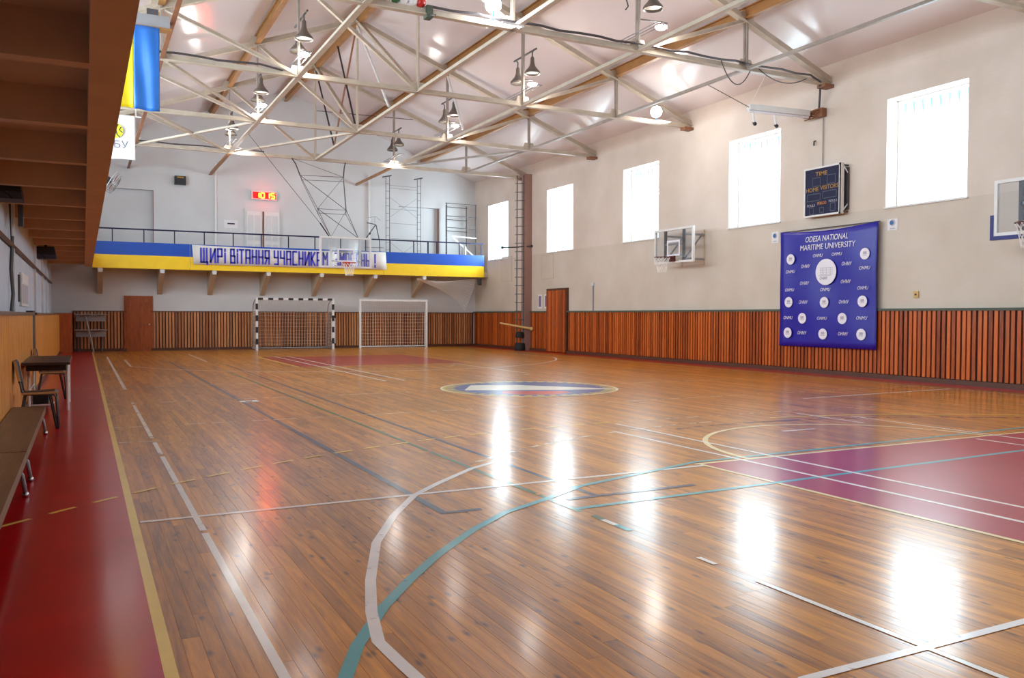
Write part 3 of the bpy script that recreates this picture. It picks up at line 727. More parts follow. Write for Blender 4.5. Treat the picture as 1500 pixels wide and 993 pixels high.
t = floodlight('floodlight', 'round lit floodlight with a blue clip on the truss near the windows', (14.55, TR[2]-.05, CH_Z+.27), (-.35, -.8, -.35), .17, 'bulb_lit')
MB().box(14.3, TR[2]-.5, CH_Z-.09, 14.75, TR[2]-.2, CH_Z-.07).build('mounting_plate', 'white_metal', t)
point(14.3, TR[2]-.5, CH_Z-.15, 35)
t = floodlight('floodlight', 'cold white floodlight with blue wiring at the top edge of the photo', (6.95, TR[1]-.05, CH_Z+.33), (-.4, -.7, -.5), .16, 'bulb_cold')
strip_ = MB().box(6.9, TR[1]-.55, CH_Z-.17, 7.35, TR[1]-.47, CH_Z-.13).build('lamp_strip', 'white_metal', t)
for k in range(4): MB().ball((6.96+k*.1, TR[1]-.51, CH_Z-.18), .02, 8).build('diode', 'bulb_cold', strip_)
point(6.85, TR[1]-.3, CH_Z+.1, LAMP_W, (.9, .95, 1))
for nm in ('bulb_lit', 'bulb_cold', 'led_face', 'led_digit'): MATS[nm].cycles.emission_sampling = 'NONE'
# clamp and rolled bunting on the first truss
t = thing('bunting_roll', 'roll of coloured bunting tied on the truss at the top edge', 'bunting', (5.2, TR[1], CH_Z+.08))
for i, (mt, dx) in enumerate((('white_cloth', 0), ('line_green', .16), ('white_cloth', .3), ('white_cloth', .46), ('rim_red', .6))):
    MB().ball((4.85+dx*1.1, TR[1], CH_Z+.15), .1, 10).build('fold', mt, t, True)
t = thing('clamp', 'small dark clamp on the truss chord beside the bunting', 'clamp', (5.65, TR[1], CH_Z))
MB().box(5.6, TR[1]-.09, CH_Z-.12, 5.72, TR[1]+.09, CH_Z+.1).build('jaw', 'trim_green', t); MB().tube([(5.66, TR[1]-.1, CH_Z-.08), (5.66, TR[1]-.35, CH_Z-.16)], .015).build('screw', 'dark_metal', t)

# ---- left beam with flag
t = thing('cross_beam', 'grey horizontal beam with an ochre edge above the hanging flag', 'beam', (XL, 17.2, 6.68))
MB().box(XL, 17.12, 6.72, NX[0]-.05, 17.28, 6.94).build('web', 'grey_metal', t)
MB().box(XL, 17.1, 6.68, NX[0]-.02, 17.3, 6.72).build('bottom_flange', 'ochre_paint', t)
MB().box(1.1, 17.13, 6.94, 1.3, 17.2, 7.05).build('joint', 'dark_metal', t)
def cloth(name, x0, x1, y, z0, z1, mat_, parent, amp=.02, n=16, mrows=18, sag=0, ph=0):
    mb = MB(); vs = []
    for j in range(mrows+1):
        for i in range(n+1):
            u = i/n; v = j/mrows
            vs.append((x0+(x1-x0)*u, y+amp*math.sin(u*9+v*2+ph)*(1-.6*v)+amp*.6*math.sin(v*7+u*3+ph), z0+(z1-z0)*v-(sag*math.sin(math.pi*u) if j in (0,) else 0)-.01*math.sin(u*6+ph)*(1-v)))
    fs = [(j*(n+1)+i, j*(n+1)+i+1, (j+1)*(n+1)+i+1, (j+1)*(n+1)+i) for j in range(mrows) for i in range(n)]
    mb.add(vs, fs); o = mb.build(name, mat_, parent, True)
    md = o.modifiers.new('thickness', 'SOLIDIFY'); md.thickness = .004
    return o
t = thing('national_flag', 'vertical yellow and blue flag hanging from the grey beam', 'flag', (.84, 17.08, 5.16))
cloth('yellow_stripe', .36, .87, 17.08, 5.17, 6.7, 'flag_yellow', t); cloth('blue_stripe', .87, 1.31, 17.08, 5.15, 6.7, 'flag_blue', t, ph=.43*9)
t = thing('club_flag', 'white flag with a yellow ball emblem and dark letters', 'flag', (.8, 24.55, 5.45))
cloth('cloth', .35, 1.27, 24.6, 5.47, 6.62, 'white_cloth', t, amp=.025)
MB().tube([(.2, 24.62, 6.62), (1.42, 24.62, 6.62)], .018).build('rod', 'white_metal', t)
MB().tube([(.4, 24.62, 6.62), (.4, 24.75, 6.86)], .008, 4).tube([(1.3, 24.62, 6.62), (1.3, 24.75, 6.86)], .008, 4).build('cord', 'net_white', t)
em = MB().lathe([(.0001, .0), (.2, 0), (.2, .006), (.0001, .006)], (.78, 24.55, 6.2), (0, -1, 0), 24).build('ball_emblem', 'logo_yellow', t)
MB().lathe([(.0001, .0), (.13, 0), (.13, .005), (.0001, .005)], (.68, 24.54, 6.18), (0, -1, 0), 20).build('emblem_disc', 'white_cloth', em)
mb = MB(); mb.tube([(.86, 24.535, 6.36), (.8, 24.535, 6.25), (.83, 24.535, 6.1), (.9, 24.535, 6.03)], .012, 5).tube([(.93, 24.535, 6.3), (.88, 24.535, 6.22), (.96, 24.535, 6.16)], .012, 5).build('ball_seams', 'board_navy', em)
text('letters', 'ФБУ', FAR_WALL, (.8, 24.53, 5.83), .26, 'print_dark', t, wid=.6)

# ================================================================== GALLERIES
def end_gallery():
    g = thing('end_gallery', 'far spectator gallery with blue and yellow front on concrete brackets', 'gallery', (8, 34.1, GZ))
    MB().box(.3, GY+.03, GZ, XR, YF, GZ+.22).build('floor_slab', 'gallery_beige', g)
    for a_, b_, dy in ((.3, 3.55, 0), (3.56, 11.05, 0), (11.06, 13.06, 0), (13.07, 15.62, .02)):
        MB().box(a_, GY+dy, GZ-.01, b_, GY+.03+dy, 3.52).build('yellow_front', 'banner_yellow', g)
        MB().box(a_, GY+dy, 3.52, b_, GY+.03+dy, 3.99).build('blue_front', 'banner_blue', g)
    for x in (.55, 2.6, 4.42, 6.42, 8.5, 10.72, 12.86):
        b = MB().poly([(x-.09, GY+.06, GZ), (x-.09, GY+.06, GZ-.1), (x-.09, YF-.01, 2.14), (x-.09, YF-.01, GZ)], (.18, 0, 0)).build('bracket', 'gallery_beige', g)
        MB().box(x-.07, GY+.02, GZ-.16, x+.07, GY+.06, GZ+.02).build('bracket_cap', 'plaster', b)
    r = MB().bar((.45, GY+.08, 4.46), (15.6, GY+.08, 4.5), .05, .05).build('handrail', 'board_navy', g)
    x = .95
    while x < 15.7:
        MB().bar((x, GY+.08, GZ+.2), (x, GY+.08, 4.47), .035, .035, (0,1,0)).build('rail_post', 'board_navy', g); x += 1.04
    MB().tube([(13.03, GY+.07, 3.9), (13.03, GY+.07, 4.5)], .035, 6).build('rail_post', 'board_navy', g)
    MB().tube([(15.45, GY+.1, GZ-.05), (15.45, GY+.1, GZ-.35)], .09, 10).build('roller', 'black_metal', g)
end_gallery()
def side_gallery():
    g = thing('side_gallery', 'brown ribbed side gallery overhead along the left wall', 'gallery', (-.4, 14, GZ))
    MB().box(XL+.03, Y0+.05, GZ+.32, .06, YF-.03, GZ+.46).build('floor_slab', 'gallery_brown', g)
    MB().box(.05, Y0+.05, GZ, .285, GY-.02, 3.6).build('edge_beam', 'gallery_brown', g)
    y = 6.36-2.11*6; me = None
    while y < GY:
        if me is None: o = MB().box(XL+.03, 0, GZ, .05, .14, GZ+.32).build('rib', 'gallery_brown', g); me = o.data; o.location = (0, y, 0)
        else: link('rib', me, g, (0, y, 0))
        y += 2.11
side_gallery()
# ---- welcome banner on the end gallery, square stencil letters
LET = {'Щ': ['0,1 0,0 1.1,0 1.1,-.16', '.5,1 .5,0', '1,1 1,0'], 'И': ['0,1 0,0', '0,.05 .8,.95', '.8,1 .8,0'], 'Р': ['0,0 0,1 .7,1 .7,.45 0,.45'], 'І': ['0,1.0 0,.84', '0,.7 0,0'],
       'В': ['0,0 0,1 .6,1 .6,.52 0,.52', '.6,.52 .75,.5 .75,0 0,0'], 'Т': ['0,1 .8,1', '.4,1 .4,0'], 'А': ['0,0 0,1 .75,1 .75,0', '0,.4 .75,.4'], 'Н': ['0,1 0,0', '.75,1 .75,0', '0,.5 .75,.5'],
       'Я': ['.75,0 .75,1 0,1 0,.45 .75,.45', '.35,.45 0,0'], 'У': ['0,1 0,.5 .75,.5', '.75,1 .75,0 .05,0'], 'Ч': ['0,1 0,.48 .75,.48', '.75,1 .75,0'], 'С': ['.75,1 0,1 0,0 .75,0'],
       'К': ['0,1 0,0', '.75,1 .1,.5 .75,0'], 'М': ['0,0 0,1 .45,.5 .9,1 .9,0'], 'З': ['0,1 .75,1 .75,0 0,0', '.2,.52 .75,.52'], 'Г': ['0,0 0,1 .7,1'], 'Ь': ['0,1 0,0 .7,0 .7,.5 0,.5'], '!': ['0,1 0,.34', '0,.16 0,0']}
def welcome_banner():
    b = thing('welcome_banner', 'long white cloth banner with blue greeting across the gallery front', 'banner', (7.4, GY-.03, 3.24))
    y = GY-.045
    mb = MB(); n = 24; x0, x1 = 3.62, 11.12; vs = []
    for j in range(3):
        for i in range(n+1):
            u = i/n; top = 3.97-.05*math.sin(math.pi*u); vs.append((x0+.05*(1-j/2)+(x1-x0)*u, y+.01*math.sin(u*25), 3.25+(top-3.25)*j/2))
    mb.add(vs, [(j*(n+1)+i, j*(n+1)+i+1, (j+1)*(n+1)+i+1, (j+1)*(n+1)+i) for j in range(2) for i in range(n)])
    o = mb.build('cloth', 'cream_cloth', b, True); o.modifiers.new('thickness', 'SOLIDIFY').thickness = .006
    def word(s, xa, xb, z0=3.34, h=.51):
        adv = [{'І': .35, '!': .3, 'Щ': 1.45, 'М': 1.2}.get(c, 1.1) for c in s]; tot = sum(adv)-.3; k = (xb-xa)/max(tot, .3); x = xa
        for c, a_ in zip(s, adv):
            mb = MB()
            for st in LET[c]:
                P = [tuple(map(float, q.split(','))) for q in st.split()]
                for p, q in zip(P, P[1:]):
                    p3 = Vector((x+p[0]*k*.86, y-.022, z0+p[1]*h)); q3 = Vector((x+q[0]*k*.86, y-.022, z0+q[1]*h)); d = (q3-p3).normalized()*.026
                    mb.bar(p3-d, q3+d, .062, .006, (0,1,0))
            mb.build('letter', 'print_blue', b); x += a_*k
    word('ЩИРІ', 3.93, 4.8); word('ВІТАННЯ', 5.0, 6.45); word('УЧАСНИКАМ', 6.62, 8.72); word('ЗМАГАНЬ', 9.0, 10.45); word('!', 10.66, 10.7)
welcome_banner()
# ---- things on the end gallery
GF = GZ+.22
def ladder_frames():
    t = thing('scaffold_tower', 'tall dark scaffold of two ladder frames on the far gallery', 'scaffold', (12.3, 34.3, GF))
    for x in (11.45, 12.86):
        fr = MB().tube([(x, 34.3, GF), (x, 34.3, 7.2)], .013, 5).tube([(x+.21, 34.45, GF), (x+.21, 34.45, 7.28)], .013, 5).build('ladder_frame', 'dark_metal', t)
        for k in range(13): MB().tube([(x, 34.3, GF+.25+k*.31), (x+.21, 34.45, GF+.28+k*.31)], .009, 5).build('rung', 'dark_metal', fr)
        MB().bar((x-.14, 34.28, 7.2), (x+.3, 34.5, 7.33), .06, .05).build('head_beam', 'dark_metal', fr)
    for z in (6.9, 6.78, 5.9, 5.3, 4.65): MB().tube([(11.66, 34.45, z), (12.86, 34.3, z-.03)], .009, 5).build('crossbar', 'grey_metal', t)
    for (za, zb) in ((6.4, 5.55), (4.5, 3.6)):
        MB().tube([(11.66, 34.45, za), (12.86, 34.3, zb)], .007, 5).tube([(11.66, 34.4, zb), (12.86, 34.35, za)], .007, 5).build('diagonal_brace', 'grey_metal', t)
ladder_frames()
def low_scaffold():
    t = thing('pipe_scaffold', 'low pipe scaffold standing in the far right gallery corner', 'scaffold', (14.9, 34.2, GF))
    for x, y in ((14.1, 34.0), (14.32, 34.6), (15.3, 34.6), (15.48, 34.0)): MB().tube([(x, y, GF), (x, y, 6.25)], .022, 6).build('upright', 'dark_metal', t)
    for z in (6.25, 5.7, 5.2):
        MB().tube([(14.05, 34.0, z), (15.52, 34.0, z-.02)], .02, 6).build('pipe', 'dark_metal', t); MB().tube([(14.3, 34.6, z-.08), (15.35, 34.6, z-.1)], .016, 6).build('pipe', 'dark_metal', t)
    for k in range(5): MB().tube([(14.1, 34.0, 3.6+k*.3), (14.32, 34.6, 3.6+k*.3)], .014, 5).build('rung', 'grey_metal', t)
    MB().bar((14.35, 33.98, 4.82), (15.5, 33.98, 4.78), .03, .05).build('white_rail', 'white_metal', t)
    MB().bar((14.4, 33.97, 4.75), (15.5, 33.97, 3.9), .03, .05).build('white_brace', 'white_metal', t)
    MB().bar((14.95, 33.9, GF), (14.95, 33.9, 4.4), .05, .06, (0,1,0)).build('white_post', 'white_metal', t)
low_scaffold()
t = thing('exercise_stand', 'bent dark metal frame standing behind the gallery rail', 'stand', (10.9, 34.1, GF))
MB().tube([(11.15, 34.1, GF), (11.1, 34.1, 4.5), (10.95, 34.1, 5.15), (10.75, 34.1, 5.2), (10.55, 34.1, 5.22)], .022, 6).build('mast', 'dark_metal', t)
MB().tube([(10.93, 34.1, 5.15), (10.5, 34.1, 4.55)], .02, 6).build('stay', 'black_metal', t); MB().ball((10.68, 34.1, 4.78), .05, 8).build('grip', 'black_metal', t)
MB().tube([(10.45, 34.15, 4.2), (11.3, 34.15, 4.22)], .018, 6).build('crossbar', 'grey_metal', t)
MB().tube([(10.62, 34.12, 5.44), (10.95, 34.12, 5.5), (11.15, 34.12, 5.35)], .01, 5).build('top_loop', 'grey_metal', t); MB().tube([(10.9, 34.1, 5.18), (10.9, 34.12, 5.48)], .008, 4).build('top_stem', 'grey_metal', t)
# ---- digital clock, sign, speaker on the far wall
t = thing('digital_clock', 'lit red digital clock above the gallery double door', 'clock', (6.5, YF-.1, 6.0))
cs = MB().box(6.0, YF-.16, 5.98, 6.99, YF, 6.32).build('case', 'led_case', t)
MB().box(6.06, YF-.165, 6.02, 6.96, YF-.158, 6.28).build('face', 'led_face', t)
def digit(x, segs):
    w, h, z0, y = .13, .19, 6.055, YF-.172; S_ = {'a': ((0, h), (w, h)), 'b': ((w, h), (w, h/2)), 'c': ((w, h/2), (w, 0)), 'd': ((0, 0), (w, 0)), 'e': ((0, h/2), (0, 0)), 'f': ((0, h), (0, h/2)), 'g': ((0, h/2), (w, h/2))}
    mb = MB()
    for s in segs:
        p, q = S_[s]; mb.bar((x+p[0], y, z0+p[1]), (x+q[0], y, z0+q[1]), .038, .008, (0,1,0))
    mb.build('digit', 'led_digit', t)
digit(6.17, 'bc'); digit(6.37, 'abcdef'); digit(6.57, 'bc'); digit(6.77, 'acdfg')
point(6.5, YF-.45, 6.15, 9, (1, .08, .06), .15)
t = thing('wall_speaker', 'small black box speaker high on the far wall at left', 'speaker', (3.32, YF-.12, 6.36))
MB().box(3.16, YF-.22, 6.36, 3.56, YF, 6.68).build('cabinet', 'speaker_black', t); MB().box(3.24, YF-.225, 6.6, 3.48, YF-.218, 6.655).build('badge', 'print_amber', t)
t = thing('door_sign', 'white paper sign with a dark line beside the gallery door', 'sign', (5.25, YF-.01, 4.9))
MB().box(4.98, YF-.012, 4.8, 5.5, YF, 5.12).build('sheet', 'paper', t); MB().box(5.1, YF-.016, 4.95, 5.38, YF-.012, 5.0).build('text_line', 'board_navy', t)

# ================================================================== BASKETBALL
def ring_pts(c, r, n=24): return [(c[0]+r*math.cos(2*math.pi*i/n), c[1]+r*math.sin(2*math.pi*i/n), c[2]) for i in range(n)]
def net_mesh(c, r0, r1, h, n=12, rows=5, w=.006):
    mb = MB(); P = lambda i, j: (c[0]+(r0+(r1-r0)*(j/rows)**.7)*math.cos(2*math.pi*(i+.5*j)/n), c[1]+(r0+(r1-r0)*(j/rows)**.7)*math.sin(2*math.pi*(i+.5*j)/n), c[2]-h*j/rows)
    for j in range(rows):
        for i in range(n): mb.tube([P(i, j), P(i, j+1)], w, 3, cap=False).tube([P(i+1, j), P(i, j+1)], w, 3, cap=False)
    return mb
def hoop(label, pos, u, out, rimmat, netmat, w=1.78, h=1.0, pad=None, stiles=(-.42, .42)):
    """pos: centre of the board's lower edge; u: board's width direction; out: direction the ring sticks out"""
    t = thing('basketball_hoop', label, 'basketball hoop', pos); p = Vector(pos); u = Vector(u); o_ = Vector(out); Z = Vector((0,0,1))
    def bx(a0, a1, z0, z1, d0, d1): 
        q0 = p+u*a0+Z*z0+o_*d0; q1 = p+u*a1+Z*z1+o_*d1; return q0, q1
    def B(mb, *a): q0, q1 = bx(*a); return mb.box(*q0, *q1)
    fr = MB()
    for (z0, z1) in ((0, .06), (h-.06, h)): B(fr, -w/2, w/2, z0, z1, -.03, .035)
    for a0 in (-w/2, w/2-.06): B(fr, a0, a0+.06, .06, h-.06, -.03, .035)
    fr.build('board_frame', 'white_metal', t)
    B(MB(), -w/2+.06, w/2-.06, .06, h-.06, .012, .02).build('glass_board', 'board_glass', t)
    for s in stiles: B(MB(), s-.035, s+.035, .06, h-.06, -.05, .01).build('stile', 'white_metal' if pad is None and abs(out[1]) > .5 else 'dark_metal', t)
    B(MB(), stiles[0], stiles[1], .52, .57, -.05, .01).build('rail', 'grey_metal', t); B(MB(), stiles[0], stiles[1], .2, .24, -.05, .01).build('rail', 'grey_metal', t)
    ta = MB()
    for (a0, a1, z0, z1) in ((-.295, .295, .2, .25), (-.295, .295, .6, .65), (-.295, -.245, .25, .6), (.245, .295, .25, .6)): B(ta, a0, a1, z0, z1, .022, .028)
    ta.build('target_square', 'print_white', t)
    c = p+Z*.15+o_*.42
    rim = MB().tube(ring_pts(c, .225), .011, 6, closed=True).build('rim', rimmat, t, True)
    B(MB(), -.11, .11, .04, .2, .03, .1).build('rim_mount', 'rim_red' if rimmat == 'rim_red' else 'rim_dark', t)
    MB().bar(p+Z*.13+o_*.1-u*.08, c-o_*.21-u*.06, .03, .03).bar(p+Z*.13+o_*.1+u*.08, c-o_*.21+u*.06, .03, .03).build('rim_arm', rimmat, t)
    n_ = net_mesh(c-Z*.012, .22, .12, .42).build('net', netmat, t, fix=False); n_['kind'] = 'stuff'
    if pad:
        pm = MB(); B(pm, -w/2-.06, w/2+.06, -.07, 0, -.03, .05)
        for a0 in (-w/2-.06, w/2): B(pm, a0, a0+.06, 0, .38, -.03, .05)
        pm.build('padding', pad, t)
    return t
h2 = hoop('glass hoop on the right wall between two windows and the dark door', (15.15, 19.52, 2.9), (0, 1, 0), (-1, 0, 0), 'rim_dark', 'net_white')
mb = MB()
for y in (-.42, .42):
    for z in (3.0, 3.7): mb.bar((15.2, 19.52+y, z), (XR, 19.52+y*1.2, z), .05, .05)
mb.bar((15.2, 19.1, 3.0), (XR, 19.1, 3.75), .04, .04).bar((15.2, 19.94, 3.0), (XR, 19.94, 3.75), .04, .04); mb.build('wall_arm', 'grey_metal', h2)
for y in (-.5, .5): MB().box(XR-.02, 19.52+y-.03, 2.85, XR, 19.52+y+.03, 3.85).build('wall_plate', 'gallery_beige', h2)
h1 = hoop('glass hoop with blue padding cut by the right edge of the photo', (14.72, 8.78, 2.83), (0, 1, 0), (-1, 0, 0), 'rim_dark', 'net_white', pad='navy_pad')
mb = MB()
for y in (-.42, .42):
    for z in (3.0, 3.6): mb.bar((14.77, 8.78+y, z), (XR, 8.78+y*1.2, z), .05, .05)
mb.build('wall_arm', 'dark_metal', h1)
h3 = hoop('glass hoop hanging from the roof in front of the greeting banner', (7.93, 28.0, 2.97), (1, 0, 0), (0, -1, 0), 'rim_red', 'net_white', w=1.78, h=1.04, stiles=(-.5, .5))
def hang_frame():
    A = [(6.55, TR[4]-.05, CH_Z-.05), (8.45, TR[4]-.05, CH_Z-.05)]
    B_ = [(6.72, 29.4, 6.2), (8.25, 29.4, 6.25)]; C_ = [(7.15, 28.7, 5.0), (8.15, 28.7, 5.0)]; D_ = [(7.45, 28.1, 4.0), (8.4, 28.1, 4.0)]
    B2 = [(6.85, 29.75, 6.1), (8.35, 29.75, 6.15)]; C2 = [(7.25, 29.1, 4.9), (8.25, 29.1, 4.9)]
    for a_, b_ in zip(A, B_): MB().tube([a_, (a_[0]*.5+b_[0]*.5+.0, a_[1]-.2, 6.62), b_], .02, 6).build('hanger', 'black_metal', h3)
    for P in (B_, C_, B2, C2): MB().tube([P[0], P[1]], .009, 5).build('frame_bar', 'dark_metal', h3)
    for i in (0, 1):
        MB().tube([B_[i], C_[i], D_[i]], .010, 5).build('frame_leg', 'dark_metal', h3); MB().tube([B2[i], C2[i], D_[i]], .010, 5).build('frame_leg', 'dark_metal', h3)
        MB().tube([B_[i], B2[i]], .008, 5).tube([C_[i], C2[i]], .008, 5).build('frame_bar', 'dark_metal', h3)
    MB().tube([B_[0], C_[1]], .010, 5).build('frame_diagonal', 'black_metal', h3); MB().tube([B_[1], C_[0]], .007, 5).build('frame_diagonal', 'dark_metal', h3)
    MB().tube([C_[0], D_[1]], .010, 5).build('frame_diagonal', 'black_metal', h3); MB().tube([C_[1], D_[0]], .007, 5).build('frame_diagonal', 'dark_metal', h3)
    MB().tube([A[0], B_[1]], .007, 5).build('frame_diagonal', 'dark_metal', h3)
    MB().tube([(NX[1], 26.4, CH_Z-.05), (7.2, 28.03, 4.28)], .008, 5).build('stay_rod', 'black_metal', h3); MB().tube([(7.05, 27.95, 4.43), (7.4, 28.1, 4.0)], .022, 5).build('stay_end', 'black_metal', h3)
hang_frame()
# ================================================================== HANDBALL GOALS
def goal(label, x0, x1, y, striped, d_top, d_bot, xoff=0):
    t = thing('handball_goal', label, 'goal', ((x0+x1)/2, y, 0), 'handball goals'); pw = .08; H = 2.04
    c = ('black_metal', 'white_metal')
    if striped:
        for x in (x0, x1):
            n = 9; e = [0]+[.22+ (H-.22)*k/ (n-1) for k in range(n)]
            for k in range(len(e)-1): MB().box(x-pw/2, y-pw/2, e[k], x+pw/2, y+pw/2, e[k+1]).build('post_band', c[(k+1) % 2] if k else 'white_metal', t)
        n = 15
        for k in range(n): MB().box(x0+pw/2+(x1-x0-pw)*k/n, y-pw/2, H-pw, x0+pw/2+(x1-x0-pw)*(k+1)/n, y+pw/2, H).build('bar_band', c[k % 2], t)
    else:
        for x in (x0, x1): MB().box(x-pw/2, y-pw/2, 0, x+pw/2, y+pw/2, H-pw).build('post', 'white_metal', t)
        MB().box(x0-pw/2, y-pw/2, H-pw, x1+pw/2, y+pw/2, H).build('crossbar', 'white_metal', t)
    fm = 'grey_metal' if striped else 'white_metal'
    for x in (x0, x1):
        xo = x+xoff
        MB().tube([(x, y, H-.05), (xo*.3+x*.7, y+d_top*.5, H-.07), (xo*.6+x*.4, y+d_top, H-.25), (xo, y+d_bot, .9), (xo, y+d_bot, .05)], .02, 6).build('net_stay', fm, t, True)
        MB().tube([(x, y+.03, .03), (xo, y+d_bot, .03)], .022, 6).build('base_rail', fm, t)
        MB().tube([(x, y+.02, .5), (xo*.5+x*.5, y+d_bot*.5, .04)], .018, 6).build('knee_brace', fm, t)
    MB().tube([(x0+xoff, y+d_bot, .04), (x1+xoff, y+d_bot, .04)], .03, 6).build('rear_rail', fm, t)
    nm = MB(); w = .0045; C = 26; R_ = 20
    prof = [(0, H-.06), (d_top*.6, H-.09), (d_top, H-.3), (d_top+(d_bot-d_top)*.35, 1.2), (d_bot-.02, .6), (d_bot, .06)]
    def pr(s, x):
        k = s*(len(prof)-1); i = min(int(k), len(prof)-2); f = k-i; a_ = prof[i]; b_ = prof[i+1]; dd = a_[0]+(b_[0]-a_[0])*f
        return (x+xoff*dd/d_bot+.01*math.sin(9*s+x*4), y+dd+.05*math.sin(math.pi*s)*math.sin(x*2.3), a_[1]+(b_[1]-a_[1])*f+.008*math.sin(x*7))
    for i in range(C+1): nm.tube([pr(s/12, x0+(x1-x0)*i/C) for s in range(13)], w, 3, cap=False)
    for j in range(1, R_+1): nm.tube([pr(j/R_, x0+(x1-x0)*i/12) for i in range(13)], w, 3, cap=False)
    for x in (x0, x1):
        for j in range(1, 15):
            z = H*j/15; dd = 0
            for s in range(41):
                q = pr(s/40, x)
                if q[2] <= z: break
            nm.tube([(x, y, z), q], w, 3, cap=False)
        for j in range(1, 7):
            f = j/7; q = pr(.25+.0*f, x); nm.tube([(x+xoff*f*.8, y+d_bot*f*.85, H-.1-.35*f), (x+xoff*f, y+d_bot*f, .05)], w, 3, cap=False)
    o = nm.build('net', 'net_dim' if striped else 'net_white', t, fix=False); o['kind'] = 'stuff'
goal('handball goal with black and white striped posts', 6.0, 9.0, 33.65, True, .75, 1.0)
goal('plain white handball goal, right of the striped one', 10.2, 13.12, 33.9, False, .55, .85, .25)
# ---- white ball-stop net swagged under the gallery's right end
mb = MB(); w = .008
def sw(u, v):   # u along the gallery edge, v downwards
    x = 12.55+u*2.75; top = GZ-.12-.12*math.sin(math.pi*min(1, u*1.2)); low = top-.06-(.0+1.25*u**2.2)
    return (x-.28*v*u, 33.5+.6*v*(u**.5)+.03*math.sin(9*u), top+(low-top)*v)
for i in range(41): mb.tube([sw(i/40, v/8) for v in range(9)], w, 3, cap=False)
for j in range(13): mb.tube([sw(u/20, j/12) for u in range(21)], w, 3, cap=False)
o = mb.build('stop_net', 'net_white', None, fix=False); tag(o, 'white net swagged below the right end of the far gallery', 'net')
# ---- wooden door side: hurdle-like folding seats by the far left corner
t = thing('folding_seats', 'two rows of pale folding seats against the far left wainscot', 'folding seats', (.25, 34.4, 0))
for z in (1.12, .55):
    MB().box(-.25, 34.42, z, .72, 34.46, z+.22).build('backrest', 'grey_metal', t); MB().box(-.28, 34.2, z+.24, .78, 34.5, z+.27).build('ledge', 'grey_metal', t)
    for k in range(3): MB().box(-.2+k*.35, 34.40, z+.2, -.17+k*.35, 34.48, z+.27).build('hinge', 'dark_metal', t)
MB().bar((.05, 34.3, 1.38), (.32, 34.15, 0), .05, .04).build('slanting_leg', 'grey_metal', t); MB().bar((.6, 34.5, 0), (.6, 34.5, 1.35), .05, .04, (0,1,0)).build('upright', 'dark_metal', t); MB().bar((-.15, 34.5, 0), (-.15, 34.5, 1.35), .05, .04, (0,1,0)).build('upright', 'dark_metal', t)

# ================================================================== RIGHT WALL
def poster():
    t = thing('university_poster', 'large dark blue university banner with white emblems on the right wall', 'banner', (XR-.1, 14.45, .62))
    ya, yb, z0, z1 = 15.93, 13.0, .64, 3.49; xb = 15.70
    n, mr = 22, 20; vs = []
    def sag(u): return -.075*math.sin(math.pi*u)
    for j in range(mr+1):
        for i in range(n+1):
            u, v = i/n, j/mr
            vs.append((xb+.012*math.sin(v*9+u*5)*(1-v*.5)+.01*math.sin(u*14), ya+(yb-ya)*u-.02*math.sin(v*3)*(1-2*u), z0+(z1-z0)*v+sag(u)*v**4))
    mb = MB().add(vs, [(j*(n+1)+i, j*(n+1)+i+1, (j+1)*(n+1)+i+1, (j+1)*(n+1)+i) for j in range(mr) for i in range(n)])
    o = mb.build('cloth', 'poster_blue', t, True); o.modifiers.new('thickness', 'SOLIDIFY').thickness = .004
    MB().tube([(XR-.08, ya, z1+.0), (XR-.08, yb, z1+.0)], .012, 6).build('hanging_rod', 'dark_metal', t)
    xf = xb-.03
    text('lettering', 'ODESA NATIONAL', RIGHT_WALL, (xf, 14.44, 3.23), .19, 'print_white', t, wid=1.28, shear=.22)
    text('lettering', 'MARITIME UNIVERSITY', RIGHT_WALL, (xf, 14.42, 3.035), .19, 'print_white', t, wid=1.66, shear=.1)
    for y, z in ((14.69, 2.83), (14.12, 2.83), (15.56, 2.48), (13.33, 2.47), (15.58, 2.03), (14.45, 2.01), (13.37, 2.02), (15.62, 1.34), (14.54, 1.33), (13.39, 1.34)):
        text('lettering', 'ONMU', RIGHT_WALL, (xf, y, z), .11, 'print_white', t, wid=.3, shear=.25)
    for y, z in ((15.07, 2.59), (13.83, 2.59), (15.1, 2.18), (13.85, 2.18), (15.13, 1.72), (13.9, 1.71), (15.16, .97), (13.91, .97)):
        text('lettering', 'ОНМУ', RIGHT_WALL, (xf, y, z), .11, 'print_white', t, wid=.29, shear=.25)
    for y, z in ((15.55, 2.79), (13.32, 2.79), (15.6, 1.73), (14.47, 1.71), (13.37, 1.72), (15.15, 1.33), (13.93, 1.33), (15.62, .97), (14.5, .96), (13.39, .97)):
        e = MB().lathe([(.0001, 0), (.13, 0), (.13, .004), (.0001, .004)], (xf+.002, y, z), (-1, 0, 0), 24).build('emblem', 'print_white', t)
        MB().box(xf-.004, y-.06, z-.04, xf-.002, y+.06, z-.025).box(xf-.004, y-.05, z-.01, xf-.002, y+.05, z+.05).build('emblem_print', 'print_grey', e)
    e = MB().lathe([(.0001, 0), (.31, 0), (.31, .004), (.0001, .004)], (xf+.002, 14.43, 2.43), (-1, 0, 0), 40).build('emblem', 'print_white', t)
    mb = MB()
    for z in (2.52, 2.47, 2.42, 2.37): mb.box(xf-.004, 14.43-.17, z, xf-.002, 14.43+.17, z+.012)
    for y in (-.18, -.12, .0, .1, .17): mb.box(xf-.004, 14.41+y, 2.36, xf-.002, 14.42+y, 2.54)
    mb.box(xf-.004, 14.25, 2.34, xf-.002, 14.65, 2.35); mb.build('emblem_print', 'print_grey', e)
    text('emblem_letters', 'ОНМУ', RIGHT_WALL, (xf-.003, 14.5, 2.28), .1, 'print_dark', e, wid=.24, shear=.2)
poster()
